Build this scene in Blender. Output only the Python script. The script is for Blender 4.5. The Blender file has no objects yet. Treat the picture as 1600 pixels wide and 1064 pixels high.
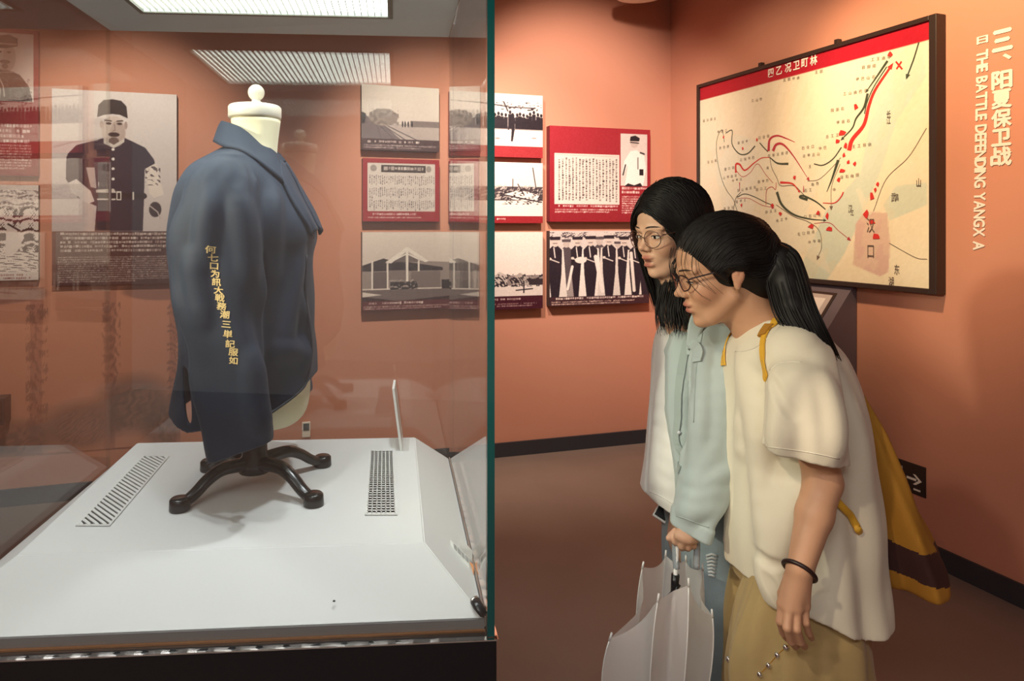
import bpy, bmesh, math, random
import numpy as np
from mathutils import Vector, Matrix
from mathutils.bvhtree import BVHTree

random.seed(7)
rng = np.random.default_rng(7)
sc = bpy.context.scene
COL = sc.collection

# ------------------------------------------------------------------ camera, world, exposure
F, CX, V0, H = 1030.0, 690.0, 355.0, 1.5      # focal length / principal point of the photograph (1600 px wide), eye height


def P(u, v, Y):
    """a photograph pixel at distance Y -> point of the room"""
    return Vector(((u - CX) * Y / F, Y, H - (v - V0) * Y / F))


cam = bpy.data.cameras.new('camera')
cam.sensor_width = 36.0
cam.lens = F / 1600 * 36
cam.shift_x = (800 - CX) / 1600
cam.shift_y = (V0 - 532) / 1600
cam.clip_start = 0.02
camo = bpy.data.objects.new('camera', cam)
camo.location = (0, 0, H)
camo.rotation_euler = (math.pi / 2, 0, 0)
COL.objects.link(camo)
sc.camera = camo
sc.view_settings.view_transform = 'Standard'
sc.view_settings.look = 'None'
sc.view_settings.exposure = 0.0
sc.view_settings.gamma = 1.0
sc.view_settings.use_curve_mapping = False

w = bpy.data.worlds.new('world')
sc.world = w
w.use_nodes = True
w.node_tree.nodes['Background'].inputs[0].default_value = (1.0, 0.86, 0.74, 1)
w.node_tree.nodes['Background'].inputs[1].default_value = 0.03


def spot(name, loc, to, power, col, angle=70, blend=0.8, size=0.06):
    l = bpy.data.lights.new(name, 'SPOT')
    l.energy = power
    l.color = col
    l.spot_size = math.radians(angle)
    l.spot_blend = blend
    l.shadow_soft_size = size
    o = bpy.data.objects.new(name, l)
    o.location = loc
    o.rotation_euler = (Vector(to) - Vector(loc)).to_track_quat('-Z', 'Y').to_euler()
    COL.objects.link(o)
    return o


def area(name, loc, to, power, col, sx, sy):
    l = bpy.data.lights.new(name, 'AREA')
    l.shape = 'RECTANGLE'
    l.size, l.size_y = sx, sy
    l.energy = power
    l.color = col
    o = bpy.data.objects.new(name, l)
    o.location = loc
    o.rotation_euler = (Vector(to) - Vector(loc)).to_track_quat('-Z', 'Y').to_euler()
    COL.objects.link(o)
    return o


WARM = (1.0, 0.80, 0.56)
AMBER = (1.0, 0.72, 0.42)
SOFT = (1.0, 0.84, 0.70)
SPOTS = [
    # ceiling spots, last one an added side lamp: (place, aim, power, colour, cone)
    ((0.95, 2.15, 3.12), (2.24, 2.92, 2.08), 250, AMBER, 58),      # heading and map end of the right wall
    ((0.90, 2.55, 3.12), (1.90, 3.85, 1.90), 88, WARM, 58),        # map
    ((0.72, 2.55, 3.12), (0.95, 4.45, 1.98), 285, SOFT, 62),       # red panel and group photograph
    ((-0.15, 2.45, 3.12), (0.20, 4.20, 1.35), 330, SOFT, 66),      # photographs behind the case
    ((-1.40, 2.30, 3.12), (-1.75, 3.75, 1.55), 190, SOFT, 58),     # portrait
    ((-1.40, -0.30, 3.12), (0.72, 1.62, 1.16), 105, (1.0, 0.84, 0.62), 34),   # visitors
    ((-1.90, 0.52, 2.10), (0.60, 1.64, 1.26), 345, (1.0, 0.86, 0.64), 30),    # added low side lamp, brightens the visitors from the left
]
CASE_FILLS = [((-0.83, 1.42, 2.03), (-0.60, 1.45, 0.92), 13.0), ((-0.06, 1.48, 2.03), (-0.25, 1.50, 0.92), 21.0), ((-0.42, 1.13, 2.03), (-0.40, 1.45, 0.92), 10.0)]
for a, b, p in CASE_FILLS:        # added unseen spots under the case roof, to brighten the deck
    spot('case_fill_light', a, b, p, (0.93, 0.97, 1.0), 110, 1.0, 0.03)
for i, (a, b, p, c, an) in enumerate(SPOTS):
    spot('ceiling_or_added_spot', a, b, p, c, an)
# the rest of the hall behind the photographer: its own ceiling lights
area('hall_light', (-1.0, -1.6, 3.22), (-1.0, -1.6, 0), 72, (1.0, 0.95, 0.92), 2.4, 0.5)


# ------------------------------------------------------------------ helpers
def lin(c):
    c = np.asarray(c, dtype=float) / 255.0
    return np.where(c <= 0.04045, c / 12.92, ((c + 0.055) / 1.055) ** 2.4)


def lc(r, g, b):
    x = lin((r, g, b))
    return (float(x[0]), float(x[1]), float(x[2]), 1.0)


def mat(name, col, rough=0.6, metal=0.0, spec=0.5, emit=None, es=0.0, bump=None, var=0.0, vscale=6.0,
        sheen=0.0, sub=0.0, coat=0.0, attr=None, alpha=None):
    m = bpy.data.materials.new(name)
    m.use_nodes = True
    nt = m.node_tree
    b = nt.nodes['Principled BSDF']
    b.inputs['Base Color'].default_value = col if len(col) == 4 else (*col, 1)
    b.inputs['Roughness'].default_value = rough
    b.inputs['Metallic'].default_value = metal
    b.inputs['Specular IOR Level'].default_value = spec
    b.inputs['Sheen Weight'].default_value = sheen
    b.inputs['Coat Weight'].default_value = coat
    if sub:
        b.inputs['Subsurface Weight'].default_value = sub
        b.inputs['Subsurface Radius'].default_value = (0.012, 0.005, 0.003)
        b.inputs['Subsurface Scale'].default_value = 0.6
    if emit:
        b.inputs['Emission Color'].default_value = (*emit[:3], 1)
        b.inputs['Emission Strength'].default_value = es
    tc = nt.nodes.new('ShaderNodeTexCoord')
    if attr:
        a = nt.nodes.new('ShaderNodeAttribute')
        a.attribute_name = attr
        nt.links.new(a.outputs['Color'], b.inputs['Base Color'])
    if var:
        n = nt.nodes.new('ShaderNodeTexNoise')
        n.inputs['Scale'].default_value = vscale
        n.inputs['Detail'].default_value = 5
        nt.links.new(tc.outputs['Object'], n.inputs['Vector'])
        mx = nt.nodes.new('ShaderNodeMix')
        mx.data_type = 'RGBA'
        c = np.array(b.inputs['Base Color'].default_value[:3])
        mx.inputs[6].default_value = (*np.clip(c * (1 - var), 0, 1), 1)
        mx.inputs[7].default_value = (*np.clip(c * (1 + var), 0, 1), 1)
        nt.links.new(n.outputs['Fac'], mx.inputs[0])
        nt.links.new(mx.outputs[2], b.inputs['Base Color'])
    if bump:
        n = nt.nodes.new('ShaderNodeTexNoise')
        n.inputs['Scale'].default_value = bump[0]
        n.inputs['Detail'].default_value = 4
        nt.links.new(tc.outputs['Object'], n.inputs['Vector'])
        bp = nt.nodes.new('ShaderNodeBump')
        bp.inputs['Strength'].default_value = bump[1]
        bp.inputs['Distance'].default_value = 0.004
        nt.links.new(n.outputs['Fac'], bp.inputs['Height'])
        nt.links.new(bp.outputs['Normal'], b.inputs['Normal'])
    return m


def glass_mat(name, tint, rough=0.0, f0=0.045):
    """thin pane: Schlick mix of clear transmission and mirror reflection (works from both sides)"""
    m = bpy.data.materials.new(name)
    m.use_nodes = True
    nt = m.node_tree
    nt.nodes.remove(nt.nodes['Principled BSDF'])
    out = nt.nodes['Material Output']
    t = nt.nodes.new('ShaderNodeBsdfTransparent')
    t.inputs[0].default_value = (*tint, 1)
    g = nt.nodes.new('ShaderNodeBsdfGlossy')
    g.inputs['Roughness'].default_value = rough
    g.inputs['Color'].default_value = (1, 1, 1, 1)
    lw = nt.nodes.new('ShaderNodeLayerWeight')
    lw.inputs[0].default_value = 0.5
    pw = nt.nodes.new('ShaderNodeMath'); pw.operation = 'POWER'
    pw.inputs[1].default_value = 5.0
    nt.links.new(lw.outputs['Facing'], pw.inputs[0])
    ma = nt.nodes.new('ShaderNodeMath'); ma.operation = 'MULTIPLY_ADD'
    ma.inputs[1].default_value = 1 - f0
    ma.inputs[2].default_value = f0
    nt.links.new(pw.outputs[0], ma.inputs[0])
    mx = nt.nodes.new('ShaderNodeMixShader')
    nt.links.new(ma.outputs[0], mx.inputs[0])
    nt.links.new(t.outputs[0], mx.inputs[1])
    nt.links.new(g.outputs[0], mx.inputs[2])
    nt.links.new(mx.outputs[0], out.inputs[0])
    return m


def empty(name, loc=(0, 0, 0), rz=0.0, matrix=None):
    o = bpy.data.objects.new(name, None)
    o.empty_display_size = 0.1
    COL.objects.link(o)
    if matrix is not None:
        o.matrix_world = matrix
    else:
        o.location = loc
        o.rotation_euler = (0, 0, rz)
    return o


def tag(o, label=None, cat=None, group=None, kind=None):
    if label: o['label'] = label
    if cat: o['category'] = cat
    if group: o['group'] = group
    if kind: o['kind'] = kind
    return o


def thing(name, label, cat, loc=(0, 0, 0), rz=0.0, group=None, matrix=None):
    return tag(empty(name, loc, rz, matrix), label, cat, group)


def link(name, me, material=None, parent=None, world=False, smooth=False):
    """link a mesh; world=True: its coordinates are room coordinates, re-expressed under the parent"""
    o = bpy.data.objects.new(name, me)
    COL.objects.link(o)
    if material is not None:
        for m in (material if isinstance(material, (list, tuple)) else [material]):
            me.materials.append(m)
    if parent is not None:
        o.parent = parent
        if world:
            mw = parent.matrix_basis.copy()
            p = parent.parent
            while p is not None:
                mw = p.matrix_basis @ mw
                p = p.parent
            me.transform(mw.inverted())
    if smooth:
        me.polygons.foreach_set('use_smooth', [True] * len(me.polygons))
    me.update()
    return o


def from_bm(name, bm, material=None, parent=None, world=False, smooth=False):
    me = bpy.data.meshes.new(name)
    bmesh.ops.recalc_face_normals(bm, faces=bm.faces)
    bm.to_mesh(me)
    bm.free()
    return link(name, me, material, parent, world, smooth)


def from_np(name, verts, faces, material=None, parent=None, world=False, smooth=True, orient=False):
    me = bpy.data.meshes.new(name)
    verts = np.asarray(verts, dtype=np.float32)
    if isinstance(faces, np.ndarray):
        n, k = faces.shape
        me.vertices.add(len(verts))
        me.vertices.foreach_set('co', verts.ravel())
        me.loops.add(n * k)
        me.loops.foreach_set('vertex_index', faces.astype(np.int32).ravel())
        me.polygons.add(n)
        me.polygons.foreach_set('loop_start', np.arange(0, n * k, k, dtype=np.int32))
        me.update(calc_edges=True)
    else:
        me.from_pydata([tuple(map(float, v)) for v in verts], [], faces)
    if orient:
        b_ = bmesh.new(); b_.from_mesh(me); bmesh.ops.recalc_face_normals(b_, faces=b_.faces); b_.to_mesh(me); b_.free()
    return link(name, me, material, parent, world, smooth)


def box(bm, lo, hi, bev=0.0, M=None):
    r = bmesh.ops.create_cube(bm, size=1.0)
    vs = r['verts']
    for v in vs:
        v.co = Vector([lo[i] + (v.co[i] + 0.5) * (hi[i] - lo[i]) for i in range(3)])
    if bev:
        es = list({e for v in vs for e in v.link_edges})
        rr = bmesh.ops.bevel(bm, geom=es, offset=bev, segments=2, affect='EDGES', profile=0.6)
        vs = list({v for f in rr['faces'] for v in f.verts} | {v for v in vs if v.is_valid})
    if M is not None:
        bmesh.ops.transform(bm, matrix=M, verts=vs)
    return vs


def box_obj(name, lo, hi, material, parent=None, bev=0.0, world=False):
    bm = bmesh.new()
    box(bm, lo, hi, bev)
    return from_bm(name, bm, material, parent, world)


def quad_prism(bm, bottom, top):
    """hexahedron from 4 bottom and 4 top points"""
    vs = [bm.verts.new(p) for p in list(bottom) + list(top)]
    bm.faces.new(vs[3::-1]); bm.faces.new(vs[4:8])
    for i in range(4):
        j = (i + 1) % 4
        bm.faces.new((vs[i], vs[j], vs[4 + j], vs[4 + i]))
    return vs


def cr(pts, n):
    """Catmull-Rom through rows of numbers, n samples per span"""
    p = np.asarray(pts, dtype=float)
    if p.ndim == 1:
        p = p[:, None]
    q = np.vstack([2 * p[0] - p[1], p, 2 * p[-1] - p[-2]])
    out = []
    for i in range(1, len(q) - 2):
        for k in range(n):
            t = k / n
            a, b, c, d = q[i - 1], q[i], q[i + 1], q[i + 2]
            out.append(0.5 * (2 * b + (c - a) * t + (2 * a - 5 * b + 4 * c - d) * t * t + (3 * b - a - 3 * c + d) * t ** 3))
    out.append(q[-2])
    return np.array(out)


def tube_np(pts, rad, sides=8, flat=1.0, caps=True, up=(0, 0, 1)):
    """verts, faces of a tube along pts with radius per point; flat squashes the second axis"""
    pts = np.asarray(pts, dtype=float)
    n = len(pts)
    rad = np.broadcast_to(np.asarray(rad, dtype=float), (n,))
    tan = np.gradient(pts, axis=0)
    tan /= np.linalg.norm(tan, axis=1)[:, None] + 1e-12
    V, Fc = [], []
    ref = np.array(up, dtype=float)
    for i in range(n):
        s = np.cross(tan[i], ref)
        if np.linalg.norm(s) < 1e-3:
            s = np.cross(tan[i], (1.0, 0.1, 0))
        s /= np.linalg.norm(s)
        b = np.cross(s, tan[i])
        for k in range(sides):
            a = 2 * math.pi * k / sides
            V.append(pts[i] + rad[i] * (math.cos(a) * s + flat * math.sin(a) * b))
    for i in range(n - 1):
        for k in range(sides):
            k2 = (k + 1) % sides
            Fc.append((i * sides + k, i * sides + k2, (i + 1) * sides + k2, (i + 1) * sides + k))
    if caps:
        Fc.append(tuple(range(sides - 1, -1, -1)))
        Fc.append(tuple((n - 1) * sides + k for k in range(sides)))
    return V, Fc


def merge(parts):
    V, Fc = [], []
    for v, f in parts:
        o = len(V)
        V.extend(v)
        Fc.extend(tuple(i + o for i in q) for q in f)
    return V, Fc


def tube_obj(name, pts, rad, material, parent=None, world=True, sides=8, flat=1.0, up=(0, 0, 1)):
    v, f = tube_np(pts, rad, sides, flat, True, up)
    return from_np(name, v, f, material, parent, world, True, True)


def lathe_np(profile, center, seg=32):
    """profile: (r, z) rows; closed at axis when r == 0"""
    V, Fc = [], []
    cx, cy = center
    for r, z in profile:
        for k in range(seg):
            a = 2 * math.pi * k / seg
            V.append((cx + r * math.cos(a), cy + r * math.sin(a), z))
    for i in range(len(profile) - 1):
        for k in range(seg):
            k2 = (k + 1) % seg
            Fc.append((i * seg + k, i * seg + k2, (i + 1) * seg + k2, (i + 1) * seg + k))
    Fc.append(tuple(range(seg - 1, -1, -1)))
    Fc.append(tuple((len(profile) - 1) * seg + k for k in range(seg)))
    return V, Fc


def lathe_obj(name, profile, center, material, parent=None, world=True, seg=32):
    v, f = lathe_np(profile, center, seg)
    return from_np(name, v, f, material, parent, world, True, True)


def glyphs(body, size=1.0, weight=0.0, rot=0.0):
    """lettering -> (verts Nx2, faces) centred on its own box, height of one em = size"""
    c = bpy.data.curves.new('lettering', 'FONT')
    c.body = body
    c.size = size
    c.offset = weight
    c.resolution_u = 3
    o = bpy.data.objects.new('lettering', c)
    COL.objects.link(o)
    dg = bpy.context.evaluated_depsgraph_get()
    me = o.evaluated_get(dg).to_mesh()
    V = np.array([v.co[:2] for v in me.vertices]) if len(me.vertices) else np.zeros((0, 2))
    Fc = [tuple(p.vertices) for p in me.polygons]
    o.evaluated_get(dg).to_mesh_clear()
    bpy.data.objects.remove(o)
    bpy.data.curves.remove(c)
    if len(V):
        V = V - (V.min(0) + V.max(0)) / 2
        if rot:
            cs, sn = math.cos(rot), math.sin(rot)
            V = V @ np.array([[cs, sn], [-sn, cs]])
    return V, Fc


# ------------------------------------------------------------------ materials
M = {}
M['wall'] = mat('wall_paint', (0.60, 0.262, 0.172), 0.75, spec=0.25, var=0.05, vscale=1.5, bump=(180, 0.06))
M['hall'] = mat('hall_wall_paint', (0.78, 0.77, 0.75), 0.8)
M['ceiling'] = mat('ceiling_paint', (0.12, 0.085, 0.07), 0.9)
M['base'] = mat('baseboard_dark', (0.035, 0.035, 0.042), 0.4)
M['floor'] = mat('floor_concrete', (0.25, 0.182, 0.148), 0.40, spec=0.4, var=0.22, vscale=2.2, bump=(40, 0.04))
M['print'] = mat('print_surface', (0.8, 0.8, 0.8), 0.42, spec=0.35, attr='Col')
M['painted_reflection'] = mat('reflection_paint', (0.8, 0.8, 0.8), 0.75, spec=0.25, attr='Col')  # carries the tree reflection painted on the back wall
M['board'] = mat('board_edge', (0.045, 0.03, 0.03), 0.5)
M['redboard'] = mat('board_edge_red', (0.20, 0.02, 0.03), 0.5)
M['black'] = mat('case_black', (0.008, 0.008, 0.010), 0.28, spec=0.5)
M['deck'] = mat('deck_white', (0.76, 0.755, 0.74), 0.55, spec=0.3, bump=(300, 0.03))
M['deckedge'] = mat('deck_edge', (0.22, 0.21, 0.21), 0.5)
M['caseroof'] = mat('case_roof_lining', (0.80, 0.90, 0.92), 0.45)
M['alu'] = mat('aluminium', (0.72, 0.70, 0.66), 0.28, metal=1.0)
M['chrome'] = mat('chrome', (0.85, 0.84, 0.82), 0.12, metal=1.0)
M['brass'] = mat('copper_strip', (0.75, 0.36, 0.16), 0.3, metal=0.8)
M['glass'] = glass_mat('case_glass', (0.935, 0.955, 0.95), 0.0, 0.055)
M['teal'] = mat('glass_edge', (0.004, 0.085, 0.085), 0.12, spec=0.6, coat=0.3)
M['light'] = mat('case_light', (0.9, 0.9, 0.8), 0.6, emit=(0.97, 1.0, 0.90), es=6.0)
M['slat'] = mat('louvre_white', (0.30, 0.30, 0.26), 0.5)
M['white'] = mat('white_plastic', (0.78, 0.78, 0.76), 0.4)
M['dark'] = mat('dark_recess', (0.012, 0.012, 0.012), 0.6)
M['gold'] = mat('gold_thread', (0.86, 0.64, 0.27), 0.5)
M['cream'] = mat('linen_cream', (0.74, 0.68, 0.46), 0.75, bump=(900, 0.15), sheen=0.2)
M['cap'] = mat('cap_ivory', (0.78, 0.74, 0.62), 0.35, coat=0.2)
M['iron'] = mat('stand_black', (0.012, 0.013, 0.012), 0.24, spec=0.5)
M['navy'] = mat('jacket_wool', (0.0065, 0.0185, 0.041), 0.62, spec=0.3, sheen=0.05, bump=(1400, 0.22), var=0.10, vscale=9)
M['navydark'] = mat('jacket_piping', (0.008, 0.012, 0.020), 0.6)
M['letter'] = mat('letter_cream', (0.86, 0.80, 0.70), 0.5)
M['frame'] = mat('map_frame', (0.030, 0.017, 0.014), 0.38)
M['kiosk'] = mat('kiosk_grey', (0.125, 0.098, 0.118), 0.5)
# ------------------------------------------------------------------ room shell
CORNER = Vector((1.6165, 4.653, 0))
EB = Vector((1, 0.28, 0)).normalized()            # back wall, left to right
NB = Vector((0.28, -1, 0)).normalized()           # its normal, into the room
ER = Vector((0.33, -1, 0)).normalized()           # right wall, left to right (towards us)
NR = Vector((-1, -0.33, 0)).normalized()
UP = Vector((0, 0, 1))
CEIL = 3.30


def wall_box(name, p, e, n, length, z0, z1, thick, m):
    """a slab behind the wall face that starts at p and runs length along e"""
    bm = bmesh.new()
    a, b = p, p + e * length
    o = -n * thick
    quad_prism(bm, [(*q.xy, z0) for q in (a, b, b + o, a + o)], [(*q.xy, z1) for q in (a, b, b + o, a + o)])
    return tag(from_bm(name, bm, m), kind='structure')


LB, LR = 6.4, 7.6
back0 = CORNER - EB * LB
wall_box('wall_back', back0, EB, NB, LB + 0.12, 0, CEIL, 0.12, M['wall'])
wall_box('wall_right', CORNER, ER, NR, LR, 0, CEIL, 0.12, M['wall'])
right1 = CORNER + ER * LR
left1 = back0 + ER * LR
wall_box('wall_left', left1, -ER, Vector((1, 0.33, 0)).normalized(), LR, 0, CEIL, 0.12, M['wall'])
ef = (right1 - left1)
wall_box('wall_front', right1, -ef.normalized(), Vector((-0.28, 1, 0)).normalized(), ef.length, 0, CEIL, 0.12, M['hall'])
for nm, z0, z1, m in (('floor', -0.1, 0.0, M['floor']), ('ceiling', CEIL, CEIL + 0.1, M['ceiling'])):
    bm = bmesh.new()
    pts = [back0 - EB * .12 - ER * .12, CORNER + EB * .12 - ER * .12, right1 + EB * .12 + ER * .12, left1 - EB * .12 + ER * .12]
    quad_prism(bm, [(*q.xy, z0) for q in pts], [(*q.xy, z1) for q in pts])
    tag(from_bm(nm, bm, m), kind='structure')
wall_box('baseboard_back', back0 + NB * 0.014, EB, NB, LB - 0.012, 0, 0.092, 0.0139, M['base'])
wall_box('baseboard_right', CORNER + NR * 0.014, ER, NR, LR, 0, 0.092, 0.0139, M['base'])


def hit_back(u, v, off=0.0):
    t = (u - CX) / F
    p0 = CORNER + NB * off
    # p = Y*(t,1):  (p-p0).NB = 0
    Y = (p0.x * NB.x + p0.y * NB.y) / (t * NB.x + NB.y)
    return P(u, v, Y)


def hit_right(u, v, off=0.0):
    t = (u - CX) / F
    p0 = CORNER + NR * off
    Y = (p0.x * NR.x + p0.y * NR.y) / (t * NR.x + NR.y)
    return P(u, v, Y)


def wall_matrix(origin, e, n):
    return Matrix(((e.x, UP.x, n.x, origin.x), (e.y, UP.y, n.y, origin.y), (e.z, UP.z, n.z, origin.z), (0, 0, 0, 1)))


# ------------------------------------------------------------------ flat prints: a small painted grid with one colour per vertex
class Canvas:
    """drawn in photograph pixels over the box (u0,v0,u1,v1)"""

    def __init__(s, bx, bg, k=1.25):
        s.bx = bx
        s.W = int((bx[2] - bx[0]) * k) + 1
        s.Hh = int((bx[3] - bx[1]) * k) + 1
        s.k = k
        s.a = np.empty((s.Hh, s.W, 3))
        s.a[:] = bg
        yy, xx = np.mgrid[0:s.Hh, 0:s.W]
        s.x = bx[0] + xx / (s.W - 1) * (bx[2] - bx[0])
        s.y = bx[1] + yy / (s.Hh - 1) * (bx[3] - bx[1])

    def mix(s, m, col, al=1.0):
        m = (m * al)[..., None]
        s.a = s.a * (1 - m) + np.asarray(col, dtype=float) * m

    def rect(s, x0, y0, x1, y1, col, al=1.0):
        s.mix(((s.x >= x0) & (s.x <= x1) & (s.y >= y0) & (s.y <= y1)).astype(float), col, al)

    def grad(s, x0, y0, x1, y1, c0, c1):
        m = ((s.x >= x0) & (s.x <= x1) & (s.y >= y0) & (s.y <= y1))[..., None]
        t = np.clip((s.y - y0) / (y1 - y0), 0, 1)[..., None]
        s.a = np.where(m, np.asarray(c0, float) * (1 - t) + np.asarray(c1, float) * t, s.a)

    def poly(s, pts, col, al=1.0):
        acc = np.zeros(s.x.shape)
        d = 0.25 / s.k
        for ox, oy in ((-d, -d), (d, -d), (-d, d), (d, d)):
            X, Y = s.x + ox, s.y + oy
            ins = np.zeros(s.x.shape, bool)
            n = len(pts)
            for i in range(n):
                xa, ya = pts[i]
                xb, yb = pts[(i + 1) % n]
                if ya == yb:
                    continue
                c = ((ya > Y) != (yb > Y)) & (X < (xb - xa) * (Y - ya) / (yb - ya) + xa)
                ins ^= c
            acc += ins
        s.mix(acc / 4, col, al)

    def ell(s, cx, cy, rx, ry, col, al=1.0, soft=0.12):
        d = np.sqrt(((s.x - cx) / rx) ** 2 + ((s.y - cy) / ry) ** 2)
        s.mix(np.clip((1 + soft / 2 - d) / soft, 0, 1), col, al)

    def line(s, pts, w, col, al=1.0):
        m = np.zeros(s.x.shape)
        for (xa, ya), (xb, yb) in zip(pts[:-1], pts[1:]):
            dx, dy = xb - xa, yb - ya
            t = np.clip(((s.x - xa) * dx + (s.y - ya) * dy) / (dx * dx + dy * dy + 1e-9), 0, 1)
            d = np.hypot(s.x - xa - t * dx, s.y - ya - t * dy)
            m = np.maximum(m, np.clip((w / 2 + 0.4 - d) / 0.8, 0, 1))
        s.mix(m, col, al)

    def text(s, x0, y0, x1, y1, pitch, col, fill=0.72, al=1.0, ragged=True):
        """rows of tiny illegible print"""
        y = y0
        while y + pitch * 0.7 <= y1 + 0.01:
            xe = x1 - (rng.random() * 0.35 * (x1 - x0) if ragged and y + 2 * pitch > y1 else rng.random() * 2)
            x = x0
            while x < xe:
                wd = pitch * (0.3 + 0.5 * rng.random())
                if rng.random() < fill + 0.12:
                    s.rect(x, y + pitch * 0.12 * rng.random(), min(x + wd, xe), y + pitch * (0.55 + 0.15 * rng.random()), col,
                           al * (0.5 + 0.5 * rng.random()))
                x += wd + pitch * 0.14
            y += pitch

    def vtext(s, x0, y0, x1, y1, pitch, col, al=0.9, gap=0.45):
        x = x0
        while x < x1:
            y = y0 + rng.random() * 3
            ye = y1 - rng.random() * 6
            while y < ye:
                h = 1.2 + 2.4 * rng.random()
                s.rect(x, y, x + pitch * (1 - gap) * (0.6 + 0.4 * rng.random()), y + h, col, al * (0.45 + 0.55 * rng.random()))
                y += h + 0.5 + rng.random()
            x += pitch

    def grain(s, amt):
        n = rng.normal(0, 1, s.x.shape)
        n = (n + np.roll(n, 1, 0) + np.roll(n, 1, 1)) / 1.7
        s.a = np.clip(s.a + n[..., None] * amt, 0, 255)

    def blotch(s, x0, y0, x1, y1, col, cover=0.5, fx=9, fy=6, al=1.0, seed=0, soft=False):
        """blobby ink texture inside a rectangle"""
        r = np.random.default_rng(seed)
        n = np.zeros(s.x.shape)
        for o in range(5):
            a = r.normal(0, 1, 2) * (1.6 ** o)
            p = r.random(3) * 6.28
            n += np.sin(s.x / fx * a[0] * 2 + s.y / fy * a[1] * 2 + p[0] + 1.6 * np.sin(s.x / fx * 1.3 + p[1]) + 1.4 * np.sin(s.y / fy * 1.7 + p[2])) / (1 + 0.5 * o)
        m = ((s.x >= x0) & (s.x <= x1) & (s.y >= y0) & (s.y <= y1)) & (n > np.quantile(n, 1 - cover))
        m = m.astype(float)
        if soft:
            d = np.sqrt(((s.x - (x0 + x1) / 2) / ((x1 - x0) / 2)) ** 2 + ((s.y - (y0 + y1) / 2) / ((y1 - y0) / 2)) ** 2)
            m = m * np.clip((1 - d) / .3, 0, 1)
        s.mix(m, col, al)

    def build(s, name, w, h, z, parent, m='print'):
        W, Hh = s.W, s.Hh
        xs = np.linspace(0, w, W)
        ys = np.linspace(h, 0, Hh)
        X, Y = np.meshgrid(xs, ys)
        V = np.stack([X, Y, np.full_like(X, z)], -1).reshape(-1, 3)
        i = (np.arange(Hh - 1)[:, None] * W + np.arange(W - 1)[None]).ravel()
        Fc = np.stack([i + W, i + W + 1, i + 1, i], -1)
        o = from_np(name, V, Fc, M[m], parent, smooth=False)
        ca = o.data.color_attributes.new('Col', 'FLOAT_COLOR', 'POINT')
        c = np.ones((W * Hh, 4), dtype=np.float32)
        c[:, :3] = lin(np.clip(s.a, 0, 255)).reshape(-1, 3)
        ca.data.foreach_set('color', c.ravel())
        return o


def wall_panel(name, label, cat, group, hit, e, n, bx, canvas, thick=0.035, edge='board', corners=None):
    """a board fixed to the wall; bx = its front face in the photograph"""
    u0, v0, u1, v1 = bx
    if corners is None:
        tl, tr, bl, br = hit(u0, v0, thick), hit(u1, v0, thick), hit(u0, v1, thick), hit(u1, v1, thick)
    else:
        tl, tr, br, bl = [hit(a, b, thick) for a, b in corners]
    z1 = (tl.z + tr.z) / 2
    z0 = (bl.z + br.z) / 2
    wd = (tr - tl).dot(e)
    wd = (wd + (br - bl).dot(e)) / 2
    o = Vector((tl.x, tl.y, z0)) - n * thick
    t = thing(name, label, cat, group=group, matrix=wall_matrix(o, e, n))
    bm = bmesh.new()
    box(bm, (0, 0, 0.0005), (wd, z1 - z0, thick - 0.0006), 0.002)
    from_bm('board', bm, M[edge], t)
    canvas.build('print', wd, z1 - z0, thick, t)
    return t


PAPER, INK, RED, DRED, BROWN = (226, 212, 205), (38, 30, 38), (150, 36, 46), (112, 24, 36), (58, 34, 38)
GREY = (150, 138, 136)


def man(c, x, y0, h, coat=INK, skin=(206, 186, 180), hat=True, robe=None):
    """a small standing figure in print: head top at y0, height h"""
    r = h * 0.062
    if robe:
        c.poly([(x - h * .13, y0 + h * .2), (x + h * .13, y0 + h * .2), (x + h * .19, y0 + h), (x - h * .19, y0 + h)], robe)
    c.poly([(x - h * .04, y0 + h * .15), (x + h * .04, y0 + h * .15), (x + h * .11, y0 + h * .22), (x + h * .10, y0 + h * .60),
            (x + h * .06, y0 + h), (x - h * .06, y0 + h), (x - h * .10, y0 + h * .60), (x - h * .11, y0 + h * .22)], coat)
    c.ell(x, y0 + h * .09, r, r * 1.25, skin)
    if hat:
        c.poly([(x - r * 1.3, y0 + h * .055), (x + r * 1.3, y0 + h * .055), (x + r * 1.4, y0), (x - r * 1.4, y0 + h * .005)], coat)


# --- big portrait
bx = (81, 143, 277, 443)
c = Canvas(bx, (214, 204, 202), 1.3)
c.grad(81, 143, 277, 362, (222, 212, 210), (205, 194, 192))
c.rect(81, 360, 277, 443, (74, 46, 48))
c.poly([(104, 243), (118, 228), (150, 219), (165, 214), (192, 214), (206, 220), (226, 229), (240, 247), (250, 290), (236, 296), (225, 262),
        (224, 310), (222, 360), (146, 360), (150, 312), (153, 285), (140, 268), (122, 258)], (44, 40, 58))
c.poly([(103, 246), (126, 228), (150, 240), (152, 296), (180, 300), (180, 312), (150, 322), (120, 308), (102, 280)], (44, 40, 58)); c.poly([(133, 262), (146, 262), (149, 294), (140, 292)], (190, 178, 176))
c.poly([(106, 286), (118, 280), (140, 298), (146, 314), (136, 318), (110, 300)], (226, 216, 212))
c.poly([(148, 296), (176, 294), (182, 304), (178, 312), (150, 312)], (220, 206, 198))
c.ell(176, 205, 19, 24, (206, 190, 182)); c.ell(182, 208, 12, 20, (172, 154, 148), 0.7)
c.ell(157, 195, 3.2, 6, (196, 178, 170)); c.ell(195, 195, 2.6, 6, (170, 150, 145))
c.poly([(150, 184), (152, 165), (160, 157), (174, 155), (188, 157), (196, 165), (198, 184), (186, 179), (174, 178), (160, 180)], (34, 28, 34))
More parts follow.
